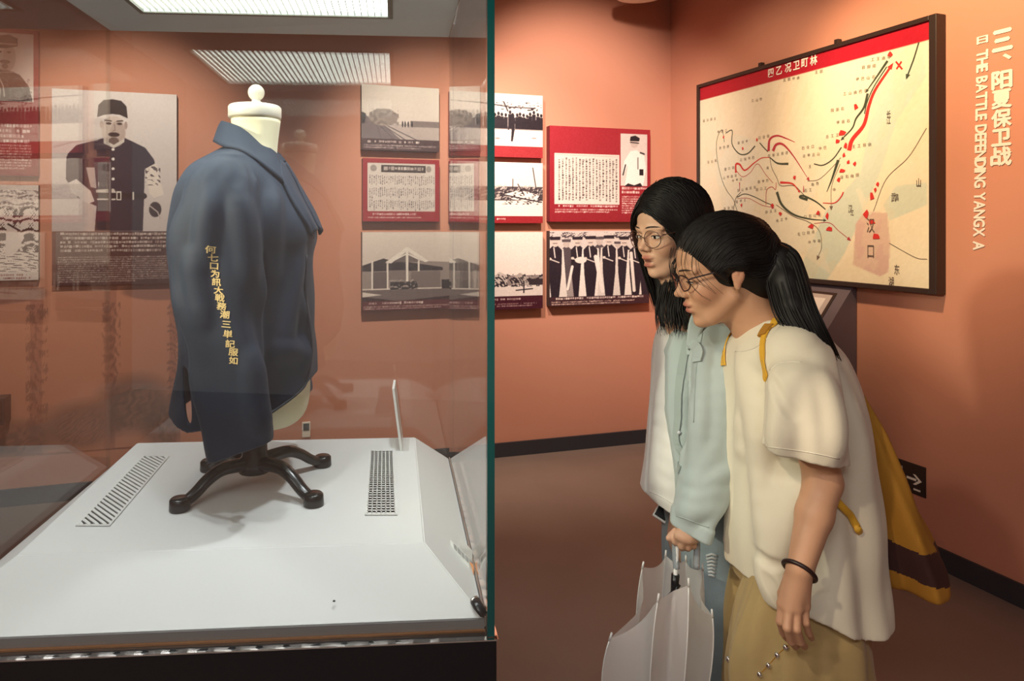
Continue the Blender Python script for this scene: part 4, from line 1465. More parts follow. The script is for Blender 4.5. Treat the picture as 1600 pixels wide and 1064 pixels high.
def skin_colours(ob, V, base, spots):
    """spots: (matrix world->local, centre, radii, colour, strength)"""
    c = np.tile(np.array(base, dtype=float), (len(V), 1))
    for inv, ctr, rad, colr, st in spots:
        L = V @ inv[:3, :3].T + inv[:3, 3]
        d = np.sqrt((((L - np.array(ctr)) / np.array(rad)) ** 2).sum(1))
        w_ = np.clip((1.15 - d) / .5, 0, 1)[:, None] * st
        c = c * (1 - w_) + np.array(colr) * w_
    a = ob.data.color_attributes.new('Col', 'FLOAT_COLOR', 'POINT')
    o = np.ones((len(V), 4), dtype=np.float32); o[:, :3] = c
    a.data.foreach_set('color', o.ravel())




def vox_obj(vx, name, material, parent, smooth=1):
    V, Q = vx.nets(smooth)
    o = from_np(name, V, Q, material, parent, True)
    return o, V, Q



def lay(pts, off, bv):
    """lay a line of photograph pixels on the near side of a cloth"""
    out = []
    for u, v in pts:
        d = Vector(((u - CX) / F, 1, -(v - V0) / F))
        h_ = bv.ray_cast(Vector((0, 0, H)), d)
        if h_[0] is not None:
            n_ = h_[1] if h_[1].dot(d) < 0 else -h_[1]
            out.append(tuple(h_[0] + n_ * off))
    return out


def ridges(vx, lines, r=.012, rise=.0045, k=.022, valley=False):
    """soft folds: rounded ridges (or valleys) laid along lines of the cloth seen in the photograph"""
    V, Q = vx.nets(0)
    bv = BVHTree.FromPolygons([Vector(v) for v in V], [tuple(int(i) for i in q) for q in Q])
    for ln in lines:
        q = lay([tuple(p) for p in cr(ln, 4)], (rise - r) if not valley else (r - rise), bv)
        n = len(q)
        for i in range(n - 1):
            if (Vector(q[i]) - Vector(q[i + 1])).length > .06: continue
            t0, t1 = math.sin(math.pi * (i + .4) / n) ** .5, math.sin(math.pi * (i + 1.2) / (n + .8)) ** .5
            f0, f1 = r * (.55 + .45 * t0), r * (.55 + .45 * t1)
            vx.cap(q[i], q[i + 1], f0, f1, k, 'cut' if valley else 'add')
# ------------------------------------------------------------------ the dark blue jacket
jk = thing('military_jacket', 'dark blue military jacket with gold stitched characters on its sleeve, worn by the cream bust', 'jacket', (mx0.x, MY, S(650)))
rows = [rr(232, 350, 432, .060), rr(247, 328, 438, .098), rr(262, 310, 446, .145), rr(280, 298, 456, .172), rr(305, 286, 468, .182), rr(345, 278, 489, .180), rr(372, 276, 494, .174),
        rr(400, 277, 488, .168), rr(450, 282, 487, .166), rr(500, 288, 486, .166), rr(550, 288, 489, .170), rr(600, 282, 492, .176), rr(640, 276, 493, .180), rr(690, 272, 494, .182)]
hx_ = [X_(u) for u in (262, 276, 300, 335, 400, 425, 440, 455, 470, 484, 496)]
hz_ = [S(v, Y) for v, Y in ((640, 1.5), (642, 1.46), (655, 1.40), (672, 1.36), (655, 1.36), (647, 1.37), (641, 1.38), (632, 1.40), (619, 1.42), (602, 1.45), (580, 1.5))]
hemJ = lambda x, y: np.interp(x, hx_, hz_).astype(np.float32)
def dbody(x, y, z, a):
    t = np.clip((1.66 - z) / .4, 0, 1)
    return (t * (.0035 * np.sin(3.1 * a + 9 * z) + .0028 * np.sin(17 * z + 5 * a) + .0015 * np.sin(38 * z - 9 * a))).astype(np.float32)
srow = [(247, 336, 366, .040, .020), (262, 318, 382, .055, .036), (285, 300, 400, .07, .050), (320, 284, 408, .08, .055), (360, 274, 410, .088, .053), (430, 281, 413, .093, .048),
        (500, 291, 416, .097, .045), (560, 302, 419, .10, .043), (620, 316, 425, .105, .042), (675, 330, 431, .105, .041), (730, 343, 436, .105, .041)]
def drow(x, y, z, a):
    t = np.clip((1.60 - z) / .25, 0, 1)
    return (t * (.0032 * np.sin(21 * z + 2.2 * a) + .0028 * np.sin(4 * a + 6 * z + 1) + .002 * np.sin(48 * z + 30 * x))
            + np.clip(1 - np.abs(z - 1.60) / .05, 0, 1) * .003 * np.sin(11 * a)).astype(np.float32)
def scuff(x, y): return (S(710, 1.33) + (x - X_(341, 1.33)) * .32).astype(np.float32)
vj0 = Vox((-.72, 1.16, .98), (-.22, 1.84, 1.74), .0030)
vj0.col(rows, .01, 'add', 0, None, None, dbody, 2.25, hemJ)
for sg in (-1, 1):
    sr = [(S(v, 1.34), X_(a, 1.34), X_(b, 1.34), MY + sg * (.085 + o), h) for v, a, b, o, h in srow]
    vj0.col(sr, .010, 'add', 0, None, None, drow, 2.4, scuff)
    vj0.cap(P(372, 262, MY + sg * .08), P(350, 282, MY + sg * .155), .040, .046, .035)
    # the crease where the sleeve leaves the body in front
    vj0.cap(P(409, 355, MY + sg * .150), P(421, 560, MY + sg * .165), .006, .007, .014, 'cut')
    vj0.cap(P(421, 560, MY + sg * .165), P(432, 690, MY + sg * .168), .007, .007, .014, 'cut')
    vj0.col([r for r in sr if r[0] < S(640, 1.34)], .004, 'cut', -.010, None, S(668, 1.34), drow, 2.4, lambda x, y: scuff(x, y) - .03)
vj0.col([r for r in rows if r[0] < S(540)], .004, 'cut', -.010, S(700), S(560), dbody, 2.25)
# open slit at the back on the near side, showing the bust
vj0.ell(P(303, 612, 1.38), (.011, .10, .060), np.array(Matrix.Rotation(math.radians(-9), 3, 'Y')), .004, 'cut')
# neck opening
vj0.cap(P(400, 190, MY), P(400, 250, MY), .050, .048, .004, 'cut')
ridges(vj0, [[(330, 300), (322, 350), (318, 410)], [(372, 300), (385, 360), (392, 430)], [(430, 300), (424, 360), (420, 430)], [(470, 400), (455, 470), (445, 540)], [(436, 545), (458, 548), (480, 556)],
             [(300, 400), (308, 450), (318, 500)], [(395, 560), (400, 620), (408, 670)], [(470, 470), (478, 520), (476, 570)]], .014, .0028, .025)
jb, jV0, jQ0 = vox_obj(vj0, 'jacket_shell', M['navy'], jk, 2)
bvh = BVHTree.FromPolygons([Vector(v) for v in jV0], [tuple(int(i) for i in q) for q in jQ0])


def strip(name, rows_, m, parent, n=6, thick=.004, bv=None, off=.003):
    """loft between several rails (each a list of points)"""
    rails = [cr(r, n) for r in rows_]
    L = len(rails[0])
    prof = [cr([rails[c][i] for c in range(len(rails))], 5) for i in range(L)]
    k = len(prof[0])
    V = []
    for pr_ in prof:
        for p in pr_:
            p = Vector(p)
            if bv is not None:
                q = bv.find_nearest(p)
                if q[0] is not None and (p - q[0]).dot(q[1]) < off: p = q[0] + q[1] * off
            V.append(tuple(p))
    Fc = [(i * k + j, i * k + j + 1, (i + 1) * k + j + 1, (i + 1) * k + j) for i in range(L - 1) for j in range(k - 1)]
    o = from_np(name, V, Fc, m, parent, True, True, True)
    md = o.modifiers.new('thick', 'SOLIDIFY'); md.thickness = thick; md.offset = 0
    return o


def sym(pts):
    near = [P(u, v, Y) for u, v, Y in pts]
    far = [Vector((p.x, 2 * MY - p.y, p.z)) for p in near]
    return near, far


top_ = [(348, 190, 1.5), (357, 192, 1.460), (378, 201, 1.440), (400, 220, 1.438), (426, 248, 1.470)]
mid_ = [(343, 199, 1.5), (352, 204, 1.448), (378, 214, 1.422), (406, 236, 1.420), (433, 264, 1.455)]
low_ = [(336, 222, 1.5), (344, 227, 1.425), (378, 240, 1.388), (411, 264, 1.388), (440, 292, 1.425)]
rails = []
for r in (top_, mid_, low_):
    a, b = sym(r)
    rails.append([tuple(p) for p in b[::-1]] + [tuple(p) for p in a[1:]])
strip('collar', rails, M['navy'], jk, 6, .005, bvh, .003)
for s in (0, 1):
    o_ = [tuple(p) for p in sym([(428, 252, 1.490), (446, 270, 1.49), (463, 299, 1.49), (480, 328, 1.49), (496, 358, 1.490)])[s]]
    i_ = [tuple(p) for p in sym([(434, 276, 1.425), (442, 291, 1.418), (455, 313, 1.415), (470, 340, 1.42), (485, 368, 1.445)])[s]]
    mi = [tuple((Vector(a) + Vector(b)) / 2 + Vector((.006, -.006 if s == 0 else .006, .004))) for a, b in zip(o_, i_)]
    strip('lapel', [o_, mi, i_], M['navy'], jk, 6, .005, bvh, .004)
hemc = [(494, 400), (488, 460), (489, 540), (490, 582), (482, 603), (468, 620), (453, 633), (438, 642), (424, 648)]
pp = []
for u, v in hemc:
    q = bvh.find_nearest(P(u, v, 1.44 - max(0, 490 - u) * .0018))
    pp.append(tuple(q[0] + q[1] * .001))
tube_obj('front_piping', cr(pp, 5), .0028, M['navydark'], jb, sides=6)
for u, v in ((288, 462), (300, 520)):
    tube_obj('pin', [P(u, v - 9, 1.335), P(u + 3, v + 3, 1.32), P(u + 6, v + 9, 1.335)], .0012, M['chrome'], jb, sides=6)
# gold characters: laid on the sleeve cloth
V, Fc = [], []
gch = '何七口为訊大戦務潮三単記服如'
pts = [(330, 390), (333, 403), (334, 416), (335, 428), (337, 441), (340, 454), (342, 466), (345, 479), (350, 492), (353, 507), (356, 522), (360, 537), (365, 550), (365, 563)]
for ch, (u, v) in zip(gch, pts):
    g, f = glyphs(ch, .0168)
    for ox, oy in ((0, 0), (.0008, 0), (0, .0007), (.0008, .0007)):
        b = len(V)
        for p in g:
            q = Vector((X_(u, 1.27) + (p[0] + ox) * 1.12 + p[1] * .06, 1.0, S(v, 1.27) + (p[1] + oy) * .92 - p[0] * .12))
            hit = bvh.ray_cast(q, Vector((0, 1, 0)))
            y = hit[0].y if hit[0] else 1.27
            V.append((q.x, y - .0012 - (ox + oy) * .1, q.z))
        Fc.extend(tuple(i + b for i in z) for z in f)
go = from_np('gold_characters', V, Fc, M['gold'], jb, True, smooth=False)
go['label'] = 'column of gold stitched characters'; go['kind'] = 'stuff'
SKIN, LIP, BLUSH = (0.60, 0.335, 0.200), (0.40, 0.115, 0.085), (0.54, 0.24, 0.145)
M['skin'] = mat('skin', (*SKIN, 1), 0.48, spec=0.4, sub=0.12, attr='Col')
M['hair'] = mat('hair_black', (0.009, 0.0075, 0.0072), 0.50, spec=0.28)
M['eyewhite'] = mat('eye_white', (0.72, 0.66, 0.60), 0.25)
M['iris'] = mat('eye_iris', (0.020, 0.011, 0.007), 0.15)
M['lash'] = mat('lash_black', (0.012, 0.009, 0.008), 0.6)
M['teecream'] = mat('tee_cream', (0.75, 0.695, 0.545), 0.85, sheen=0.2, bump=(700, 0.10))
M['khaki'] = mat('khaki_cloth', (0.42, 0.30, 0.125), 0.85, sheen=0.15, bump=(600, 0.12), var=0.08, vscale=5)
M['mustard'] = mat('mustard_strap', (0.78, 0.44, 0.035), 0.6)
M['bagcloth'] = mat('bag_mustard', (0.42, 0.195, 0.018), 0.85, bump=(500, 0.15), var=0.10, vscale=6)
M['bagband'] = mat('bag_band', (0.045, 0.014, 0.012), 0.7)
M['glassframe'] = mat('glasses_dark', (0.022, 0.008, 0.008), 0.25)
M['glassmetal'] = mat('glasses_metal', (0.20, 0.12, 0.09), 0.3, metal=0.8)
M['lens'] = glass_mat('lens', (0.97, 0.97, 0.97), 0.0, 0.04)
M['bracelet'] = mat('bracelet_dark', (0.022, 0.008, 0.007), 0.4)
M['shoe'] = mat('shoe_white', (0.60, 0.57, 0.52), 0.6)
M['teewhite'] = mat('tee_white', (0.80, 0.79, 0.75), 0.85, sheen=0.2, bump=(700, 0.10))
M['mint'] = mat('jacket_mint', (0.43, 0.51, 0.50), 0.8, sheen=0.2, bump=(600, 0.12), var=0.04, vscale=5)
M['mintdark'] = mat('jacket_mint_band', (0.36, 0.43, 0.41), 0.8)
M['denim'] = mat('denim_light', (0.30, 0.385, 0.43), 0.85, bump=(500, 0.2), var=0.38, vscale=13)
M['thread'] = mat('denim_threads', (0.66, 0.69, 0.70), 0.9)


def head_frame(nose, yaw, pitch, scale, roll=0.0):
    """yaw turns the face from -X away from the camera (+) or towards it (-); returns 4x4 head->room"""
    y, p = math.radians(yaw), math.radians(pitch)
    fh = Vector((-math.cos(y), math.sin(y), 0))
    f = fh * math.cos(p) + Vector((0, 0, -math.sin(p)))
    up = Vector((0, 0, 1)) * math.cos(p) + fh * math.sin(p)
    left = up.cross(f)
    R = Matrix(((f.x, left.x, up.x), (f.y, left.y, up.y), (f.z, left.z, up.z)))
    if roll:
        R = Matrix.Rotation(math.radians(roll), 3, f) @ R
    o = Vector(nose) - R @ Vector((.1115, 0, -.020)) * scale
    m = (R * scale).to_4x4()
    m.translation = o
    return m


def sculpt_head(vx, m, mouth_open=0.0):
    R = np.array(m.to_3x3()) / m.to_3x3().col[0].length
    sc_ = m.to_3x3().col[0].length
    T = lambda p: np.array(m @ Vector(p))
    E = lambda c, r, k=.012, mode='add': vx.ell(T(c), np.array(r) * sc_, R, k, mode)
    Cp = lambda a, b, r1, r2, k=.01, mode='add': vx.cap(T(a), T(b), r1 * sc_, r2 * sc_, k, mode)
    E((-.012, 0, .045), (.092, .072, .082))
    E((.034, 0, .048), (.052, .056, .056), .02)
    E((.032, 0, -.018), (.054, .056, .064), .02)
    E((.036, 0, -.066), (.046, .040, .040), .02)
    for s in (-1, 1):
        Cp((.002, s * .047, -.050), (.055, s * .022, -.088), .013, .013, .024)
        E((.058, s * .034, -.022), (.024, .022, .026), .02)
    E((.071, 0, -.094), (.016, .018, .0145), .016)
    E((.070, 0, -.052), (.021, .028, .026), .015)
    Cp((.083, 0, .024), (.097, 0, -.010), .0065, .0085, .012)
    E((.1045, 0, -.018), (.0105, .0098, .0090), .008)
    for s in (-1, 1):
        E((.0935, s * .0115, -.0235), (.0100, .0068, .0075), .006)
        E((.090, s * .033, .013), (.013, .017, .011), .012, 'cut')
        E((.0715, s * .031, .009), (.0148, .0165, .0140), .004)
        Cp((.085, s * .014, .030), (.070, s * .048, .030), .0075, .006, .012)
    mo = mouth_open
    E((.0905, 0, -.0475), (.0095, .0205, .0068), .006)
    E((.0880, 0, -.0625 - mo), (.0098, .0180, .0074), .006)
    E((.099, 0, -.0548 - mo * .5), (.011, .0205, .0020 + mo * .55), .003, 'cut')
    E((.092, 0, -.0755 - mo), (.006, .016, .005), .006, 'cut')
    for s in (-1, 1):     # ears
        RE = R @ np.array(Matrix.Rotation(math.radians(-18), 3, 'Y')) @ np.array(Matrix.Rotation(math.radians(-s * 14), 3, 'Z'))
        vx.ell(T((-.014, s * .0745, .004)), np.array((.0145, .0070, .027)) * sc_, RE, .006)
        vx.ell(T((-.011, s * .0815, .009)), np.array((.0085, .0040, .016)) * sc_, RE, .003, 'cut')
        vx.ell(T((-.012, s * .0775, .008)), np.array((.004, .0035, .012)) * sc_, RE, .003)
        E((-.006, s * .073, -.022), (.008, .006, .010), .004)


def face_spots(m, mouth_open=0.0):
    inv = np.array(m.inverted())
    mo = mouth_open
    return [(inv, (.092, 0, -.0475), (.014, .021, .0072), LIP, .85), (inv, (.090, 0, -.0625 - mo), (.014, .0185, .0078), LIP, .9),
            (inv, (.090, 0, -.055 - mo * .5), (.012, .018, .0016 + mo * .4), (.10, .02, .02), .9),
            (inv, (.058, .042, -.028), (.03, .03, .024), BLUSH, .45), (inv, (.058, -.042, -.028), (.03, .03, .024), BLUSH, .45),
            (inv, (.104, 0, -.02), (.014, .014, .012), BLUSH, .35), (inv, (-.012, .08, .004), (.02, .02, .03), BLUSH, .5),
            (inv, (.0955, .006, -.0300), (.006, .0036, .0030), (.12, .04, .03), .8), (inv, (.0955, -.006, -.0300), (.006, .0036, .0030), (.12, .04, .03), .8)]


def eyes(m, parent, down=0.15, open_=1.0):
    for s in (-1, 1):
        c = Vector((.0715, s * .031, .009))
        rx, ry, rz = .0152, .0169, .0144
        n, k = 17, 7
        V = []
        top = []
        for i in range(n):
            a = -0.95 + 1.9 * i / (n - 1)
            u = 1 - (a / .95) ** 2
            lo_, hi_ = -.30 * u ** .8 * open_ - .04 - down * .5, .30 * u ** .6 * open_ - .02 - down * .5
            for j in range(k):
                e = lo_ + (hi_ - lo_) * j / (k - 1)
                aa = a + s * .18
                p = Vector((math.cos(aa) * math.cos(e) * rx, math.sin(aa) * math.cos(e) * ry, math.sin(e) * rz)) * 1.012 + c
                V.append(tuple(m @ p))
            pt = Vector((math.cos(aa) * math.cos(hi_) * rx, math.sin(aa) * math.cos(hi_) * ry, math.sin(hi_) * rz)) * 1.05 + c
            top.append(tuple(m @ pt))
        W, Fi = [], []
        for i in range(n - 1):
            for j in range(k - 1):
                q = (i * k + j, (i + 1) * k + j, (i + 1) * k + j + 1, i * k + j + 1)
                (Fi if 6 <= i <= 9 else W).append(q)
        me_o = from_np('eye', V, W + Fi, [M['eyewhite'], M['iris']], parent, True)
        for pi in range(len(W), len(W) + len(Fi)): me_o.data.polygons[pi].material_index = 1
        tube_obj('eyelash', top, [.0006] + [.0013] * (n - 2) + [.0006], M['lash'], me_o, sides=6)
        br = [tuple(m @ Vector(p)) for p in ((.0925, s * .012, .0335), (.0915, s * .024, .0365), (.085, s * .038, .0365), (.074, s * .050, .0325))]
        tube_obj('eyebrow', cr(br, 4), np.array([.002, .0026, .0028, .0028, .0028, .0027, .0026, .0025, .0024, .0022, .0018, .0013, .0008]), M['lash'], parent, sides=6, flat=.6)


def glasses(m, label, where, rim, rx, rz, rad, loc_, zc=.008):
    g = thing('eyeglasses', label, 'glasses', loc_)
    T = lambda p: tuple(m @ Vector(p))
    for s in (-1, 1):
        ring = [T((.099 - .010 * abs(math.cos(t)) * (1 if s * math.cos(t) > 0 else .15), s * .033 + rx * math.cos(t), zc + rz * math.sin(t))) for t in np.linspace(0, 2 * math.pi, 33)]
        fr_ = tube_obj('rim', ring, rad, rim, g, sides=7)
        V = [T((.098, s * .033, zc))] + ring[:-1]
        from_np('lens', V, [(0, i + 1, (i + 1) % 32 + 1) for i in range(32)], M['lens'], fr_, True)
        tube_obj('temple', [T((.090, s * (.033 + rx * .97), zc + .008)), T((.082, s * (.036 + rx), zc + .010)), T((.03, s * .0755, zc + .012)), T((-.010, s * .0795, zc + .012)), T((-.026, s * .0795, zc - .006))], rad * 1.25, rim, g, sides=7)
    tube_obj('bridge', [T((.1005, -.010, zc + .004)), T((.105, 0, zc + .008)), T((.1005, .010, zc + .004))], rad, rim, g, sides=7)
    return g


def strands(name, guides, n, rad, parent, material, jit=0.004, seed=1, sides=4, taper=.25, bv=None):
    """many thin locks between neighbouring guide curves (lists of room points)"""
    r = np.random.default_rng(seed)
    G_ = [cr([tuple(p) for p in g], 5) for g in guides]
    L = min(len(g) for g in G_)
    G_ = np.array([[g[int(round(i * (len(g) - 1) / (L - 1)))] for i in range(L)] for g in G_])
    parts = []
    for i in range(n):
        t = r.random() * (len(G_) - 1)
        a = int(min(t, len(G_) - 2)); t -= a
        p = G_[a] * (1 - t) + G_[a + 1] * t
        o = r.normal(0, 1, 3) * jit
        ph = r.random() * 6
        wv = np.sin(np.linspace(0, 3 + 2 * r.random(), L) + ph)[:, None] * r.normal(0, 1, 3) * jit * .8
        e = int(L * (.80 + .20 * r.random()))
        p = (p + o * np.linspace(.5, 1.2, L)[:, None] + wv)[:max(e, 3)]
        if bv is not None:
            for j_ in range(len(p)):
                nq = bv.find_nearest(Vector(p[j_]))
                if nq[0] is not None and nq[3] < .035:
                    p[j_] = nq[0] + nq[1] * (.0002 + .0022 * r.random() ** 2)
        rr0 = rad * (.6 + .8 * r.random())
        rd = rr0 * np.interp(np.linspace(0, 1, len(p)), [0, .1, .7, 1], [.7, 1, .9, taper])
        parts.append(tube_np(p, rd, sides, 1.0, False))
    V, Fc = merge(parts)
    o = from_np(name, V, Fc, material, parent, True)
    o['kind'] = 'stuff'
    return o


def wave(rows, amp, nf, seed=0, zamp=None):
    r = np.random.default_rng(seed)
    p = r.random(6) * 6.28

    def d(x, y, z, a):
        A = amp if zamp is None else np.interp(z, zamp[0], zamp[1]).astype(np.float32) * amp
        return (A * (np.sin(nf * a + p[0] + 1.3 * np.sin(5 * z + p[1])) * .6 + np.sin((nf * 1.7 + .3) * a + p[2] + 4 * z) * .35
                     + np.sin(11 * z + 3 * a + p[3]) * .35 + .25 * np.sin(29 * z - 4 * a + p[4]))).astype(np.float32)
    return d


def rowsY(Y, rows):
    """(v, u0, u1, half depth) photographed at distance Y -> column rows"""
    return [(S(v, Y), X_(a, Y), X_(b, Y), Y, h) for v, a, b, h in rows]


# ------------------------------------------------------------------ front visitor
YA = 1.52
Aroot = Vector((.80, YA, 0))
pa = thing('person', 'person with long black ponytail and glasses in a cream tee and khaki trousers, bending forward', 'person', Aroot)
mA = head_frame(P(1056, 461, 1.530), 3, 15, .985)
vx = Vox((.42, 1.14, -0.005), (1.02, 1.86, 1.60), .0028)
sculpt_head(vx, mA)
hA = lambda p: tuple(mA @ Vector(p))
vx.cap(hA((-.022, 0, -.045)), P(1208, 528, YA), .050, .054, .02)
vx.cap(hA((.0, 0, -.065)), P(1182, 530, YA), .030, .038, .02)
vx.cap(P(1208, 530, YA), P(1218, 575, YA), .062, .095, .04)
vx.cap(P(1218, 575, YA), P(1228, 660, YA), .098, .105, .03)
vx.cap(P(1228, 660, YA), P(1238, 790, YA), .105, .090, .03)
vx.cap(P(1238, 800, YA), P(1244, 900, YA), .092, .112, .03)
for s, ys, ye, yw in ((-1, 1.372, 1.315, 1.268), (1, 1.635, 1.640, 1.62)):
    near = s < 0
    sh = P(1243, 556, ys) if near else P(1205, 556, ys)
    el = P(1286, 752, ye) if near else P(1240, 745, ye)
    wr = P(1251, 886, yw) if near else P(1228, 880, yw)
    vx.cap(P(1214, 556, YA), sh, .060, .046, .03)
    vx.cap(sh, el, .044, .0345, .01)
    vx.cap(el, (Vector(el) * .6 + Vector(wr) * .4), .0345, .033, .01)
    vx.cap((Vector(el) * .6 + Vector(wr) * .4), wr, .033, .0235, .01)
    if near:
        kn = [(1223, 944, 1.270), (1233, 951, 1.258), (1245, 951, 1.256), (1257, 946, 1.262)]
        w0 = [(1241, 893, 1.272), (1247, 893, 1.268), (1252, 894, 1.266), (1257, 894, 1.268)]
        fg = [[(1219, 971, 1.264), (1224, 989, 1.279), (1230, 998, 1.292)], [(1230, 981, 1.246), (1236, 1002, 1.262), (1243, 1010, 1.280)],
              [(1245, 983, 1.245), (1251, 1003, 1.260), (1257, 1010, 1.277)], [(1259, 973, 1.253), (1264, 990, 1.266), (1268, 997, 1.279)]]
        th = [(1236, 902, 1.282), (1224, 928, 1.298), (1222, 952, 1.306), (1228, 970, 1.308)]
    else:
        kn = [(1208, 930, 1.635), (1215, 938, 1.645), (1224, 938, 1.645), (1232, 934, 1.640)]
        w0 = [(1222, 885, 1.620), (1226, 886, 1.620), (1230, 887, 1.620), (1233, 888, 1.620)]
        fg = [[(1206, 952, 1.635), (1210, 966, 1.620), (1216, 973, 1.610)], [(1213, 962, 1.645), (1218, 978, 1.630), (1224, 984, 1.620)],
              [(1224, 962, 1.645), (1229, 977, 1.630), (1234, 983, 1.620)], [(1233, 954, 1.640), (1237, 968, 1.630), (1240, 974, 1.620)]]
        th = [(1218, 895, 1.610), (1209, 915, 1.595), (1208, 935, 1.590), (1212, 948, 1.588)]
    for a, b in zip(w0, kn):
        vx.cap(P(*a), P(*b), .0135, .0105, .012)
    for a, ch, rr0 in zip(kn, fg, (.0088, .0092, .0088, .0078)):
        vx.ell(P(*a), (.0102, .0102, .0102), None, .004)
        q = [a] + ch
        for i in range(3):
            vx.cap(P(*q[i]), P(*q[i + 1]), rr0 * (1 - .08 * i), rr0 * (.92 - .08 * i), .0022)
    for i in range(3):
        vx.cap(P(*th[i]), P(*th[i + 1]), (.0135, .0105, .0092)[i], (.0105, .0092, .0078)[i], .008 if i == 0 else .003)
for yy in (1.43, 1.61):
    vx.cap((.815, yy, .84), (.805, yy, .47), .078, .052, .03)
    vx.cap((.805, yy, .47), (.83, yy, .09), .050, .034, .02)
    vx.cap((.835, yy, .05), (.70, yy - .01, .03), .034, .026, .02)
vx.ell((.815, YA, .85), (.115, .165, .10), None, .04)
body, bV, bQ = vox_obj(vx, 'body', M['skin'], pa)
skin_colours(body, bV, SKIN, face_spots(mA))
eyes(mA, pa, .45, .75)
glasses(mA, 'dark framed glasses worn by the front person with the ponytail', '', M['glassframe'], .0245, .0185, .0015, P(1060, 440, 1.5))
for yy in (1.43, 1.61):
    v_ = Vox((.62, yy - .07, 0), (.92, yy + .07, .14), .004)
    v_.cap((.85, yy, .045), (.70, yy - .01, .036), .048, .040, .02)
    v_.cap((.85, yy, .05), (.845, yy, .10), .046, .044, .02)
    v_.op(lambda x, y, z: .004 - z + 0 * x + 0 * y, (.6, yy - .1, -.05), (1, yy + .1, .15), 0, 'keep')
    vox_obj(v_, 'shoe', M['shoe'], pa)

# tee
vt = Vox((.58, 1.18, .48), (1.08, 1.86, 1.36), .0036)
TA = rowsY(YA, [(492, 1178, 1246, .075), (508, 1162, 1262, .10), (525, 1150, 1276, .135), (550, 1142, 1294, .165), (600, 1140, 1312, .19), (650, 1139, 1325, .195), (700, 1139, 1332, .195),
                (760, 1139, 1337, .195), (830, 1139, 1342, .20), (900, 1139, 1346, .21), (950, 1136, 1348, .222), (1000, 1134, 1350, .228)])
TA = [(z, a, b, YA - .022, h * .92) for z, a, b, y, h in TA]
hq = [(1130, 905, 1.46), (1145, 918, 1.43), (1158, 932, 1.39), (1175, 945, 1.35), (1200, 959, 1.32), (1240, 970, 1.295), (1300, 986, 1.30), (1335, 984, 1.36), (1355, 962, 1.41), (1368, 944, 1.45), (1380, 935, 1.47)]
hemx = [X_(u, Y) for u, v, Y in hq]
hemz = [S(v, Y) for u, v, Y in hq]
hem = lambda x, y: np.interp(x, hemx, hemz).astype(np.float32)
zr = [S(v, YA) for v in (980, 800, 620, 520)]
dA = wave(0, .0105, 8, 3, (zr[:], [1.0, .8, .5, .15]))
vt.col(TA, .01, 'add', 0, None, S(497, YA), dA, 2.15, hem)
def cuffz(x, y): return (S(697, 1.31) - (x - X_(1194, 1.31)) * .20).astype(np.float32)
SL = [(S(v, Y), X_(a, Y), X_(b, Y), Y, h) for v, a, b, Y, h in ((520, 1214, 1272, 1.43, .05), (545, 1208, 1290, 1.385, .062), (580, 1203, 1298, 1.345, .066), (630, 1199, 1308, 1.325, .066), (680, 1196, 1314, 1.315, .066), (722, 1194, 1318, 1.312, .066), (750, 1194, 1320, 1.312, .066))]
dS = wave(0, .0055, 3, 8)
vt.col(SL, .012, 'add', 0, None, None, dS, 2.2, cuffz)
vt.cap(P(1210, 545, YA), P(1240, 556, 1.385), .078, .062, .02)
vt.cap(P(1206, 545, YA), P(1205, 556, 1.625), .078, .062, .02)
SR = [(S(v, Y), X_(a, Y), X_(b, Y), Y, h) for v, a, b, Y, h in ((520, 1175, 1235, 1.60, .04), (550, 1146, 1260, 1.625, .055), (600, 1135, 1262, 1.64, .055), (660, 1130, 1264, 1.645, .055), (700, 1129, 1264, 1.645, .055))]
vt.col(SR, .012, 'add', 0, S(684, 1.645), None, dS, 2.2)
# openings
vt.col(TA, .004, 'cut', -.009, None, None, dA, 2.15, lambda x, y: hem(x, y) - .03) if False else None
vt.col([(z, a, b, y, h) for z, a, b, y, h in TA if z < S(850, YA)], .004, 'cut', -.011, S(1010, YA), S(880, YA), dA, 2.15)
vt.col([r for r in SL if r[0] < S(640, 1.315)], .004, 'cut', -.010, None, S(664, 1.315), dS, 2.2, lambda x, y: cuffz(x, y) - .03)
vt.cap(P(1176, 470, YA), P(1205, 520, YA), .060, .058, .006, 'cut')
ridges(vt, [[(1168, 560), (1158, 700), (1162, 880)], [(1190, 610), (1184, 720), (1196, 850)], [(1226, 740), (1216, 830), (1200, 905)], [(1262, 745), (1240, 800), (1222, 865)], [(1190, 880), (1208, 915), (1226, 948)],
            [(1216, 580), (1226, 640), (1218, 695)], [(1250, 575), (1262, 630), (1270, 700)], [(1285, 590), (1302, 650), (1306, 705)],
            [(1158, 560), (1172, 620), (1186, 700)]], .016, .0045, .03)
ridges(vt, [[(1204, 590), (1222, 625), (1240, 650)], [(1196, 900), (1212, 925), (1226, 945)], [(1178, 860), (1200, 880), (1222, 885)]], .008, .003, .012, True)
tee, tV, tQ = vox_obj(vt, 'tee_shirt', M['teecream'], pa, 2)
tbvh = BVHTree.FromPolygons([Vector(v) for v in tV], [tuple(int(i) for i in q) for q in tQ])


def seam(nm, pts, r, m, par, bv, n=6):
    q = lay([tuple(p) for p in cr(pts, n)], .0002, bv)
    if len(q) > 2: tube_obj(nm, q, r, m, par, sides=5)


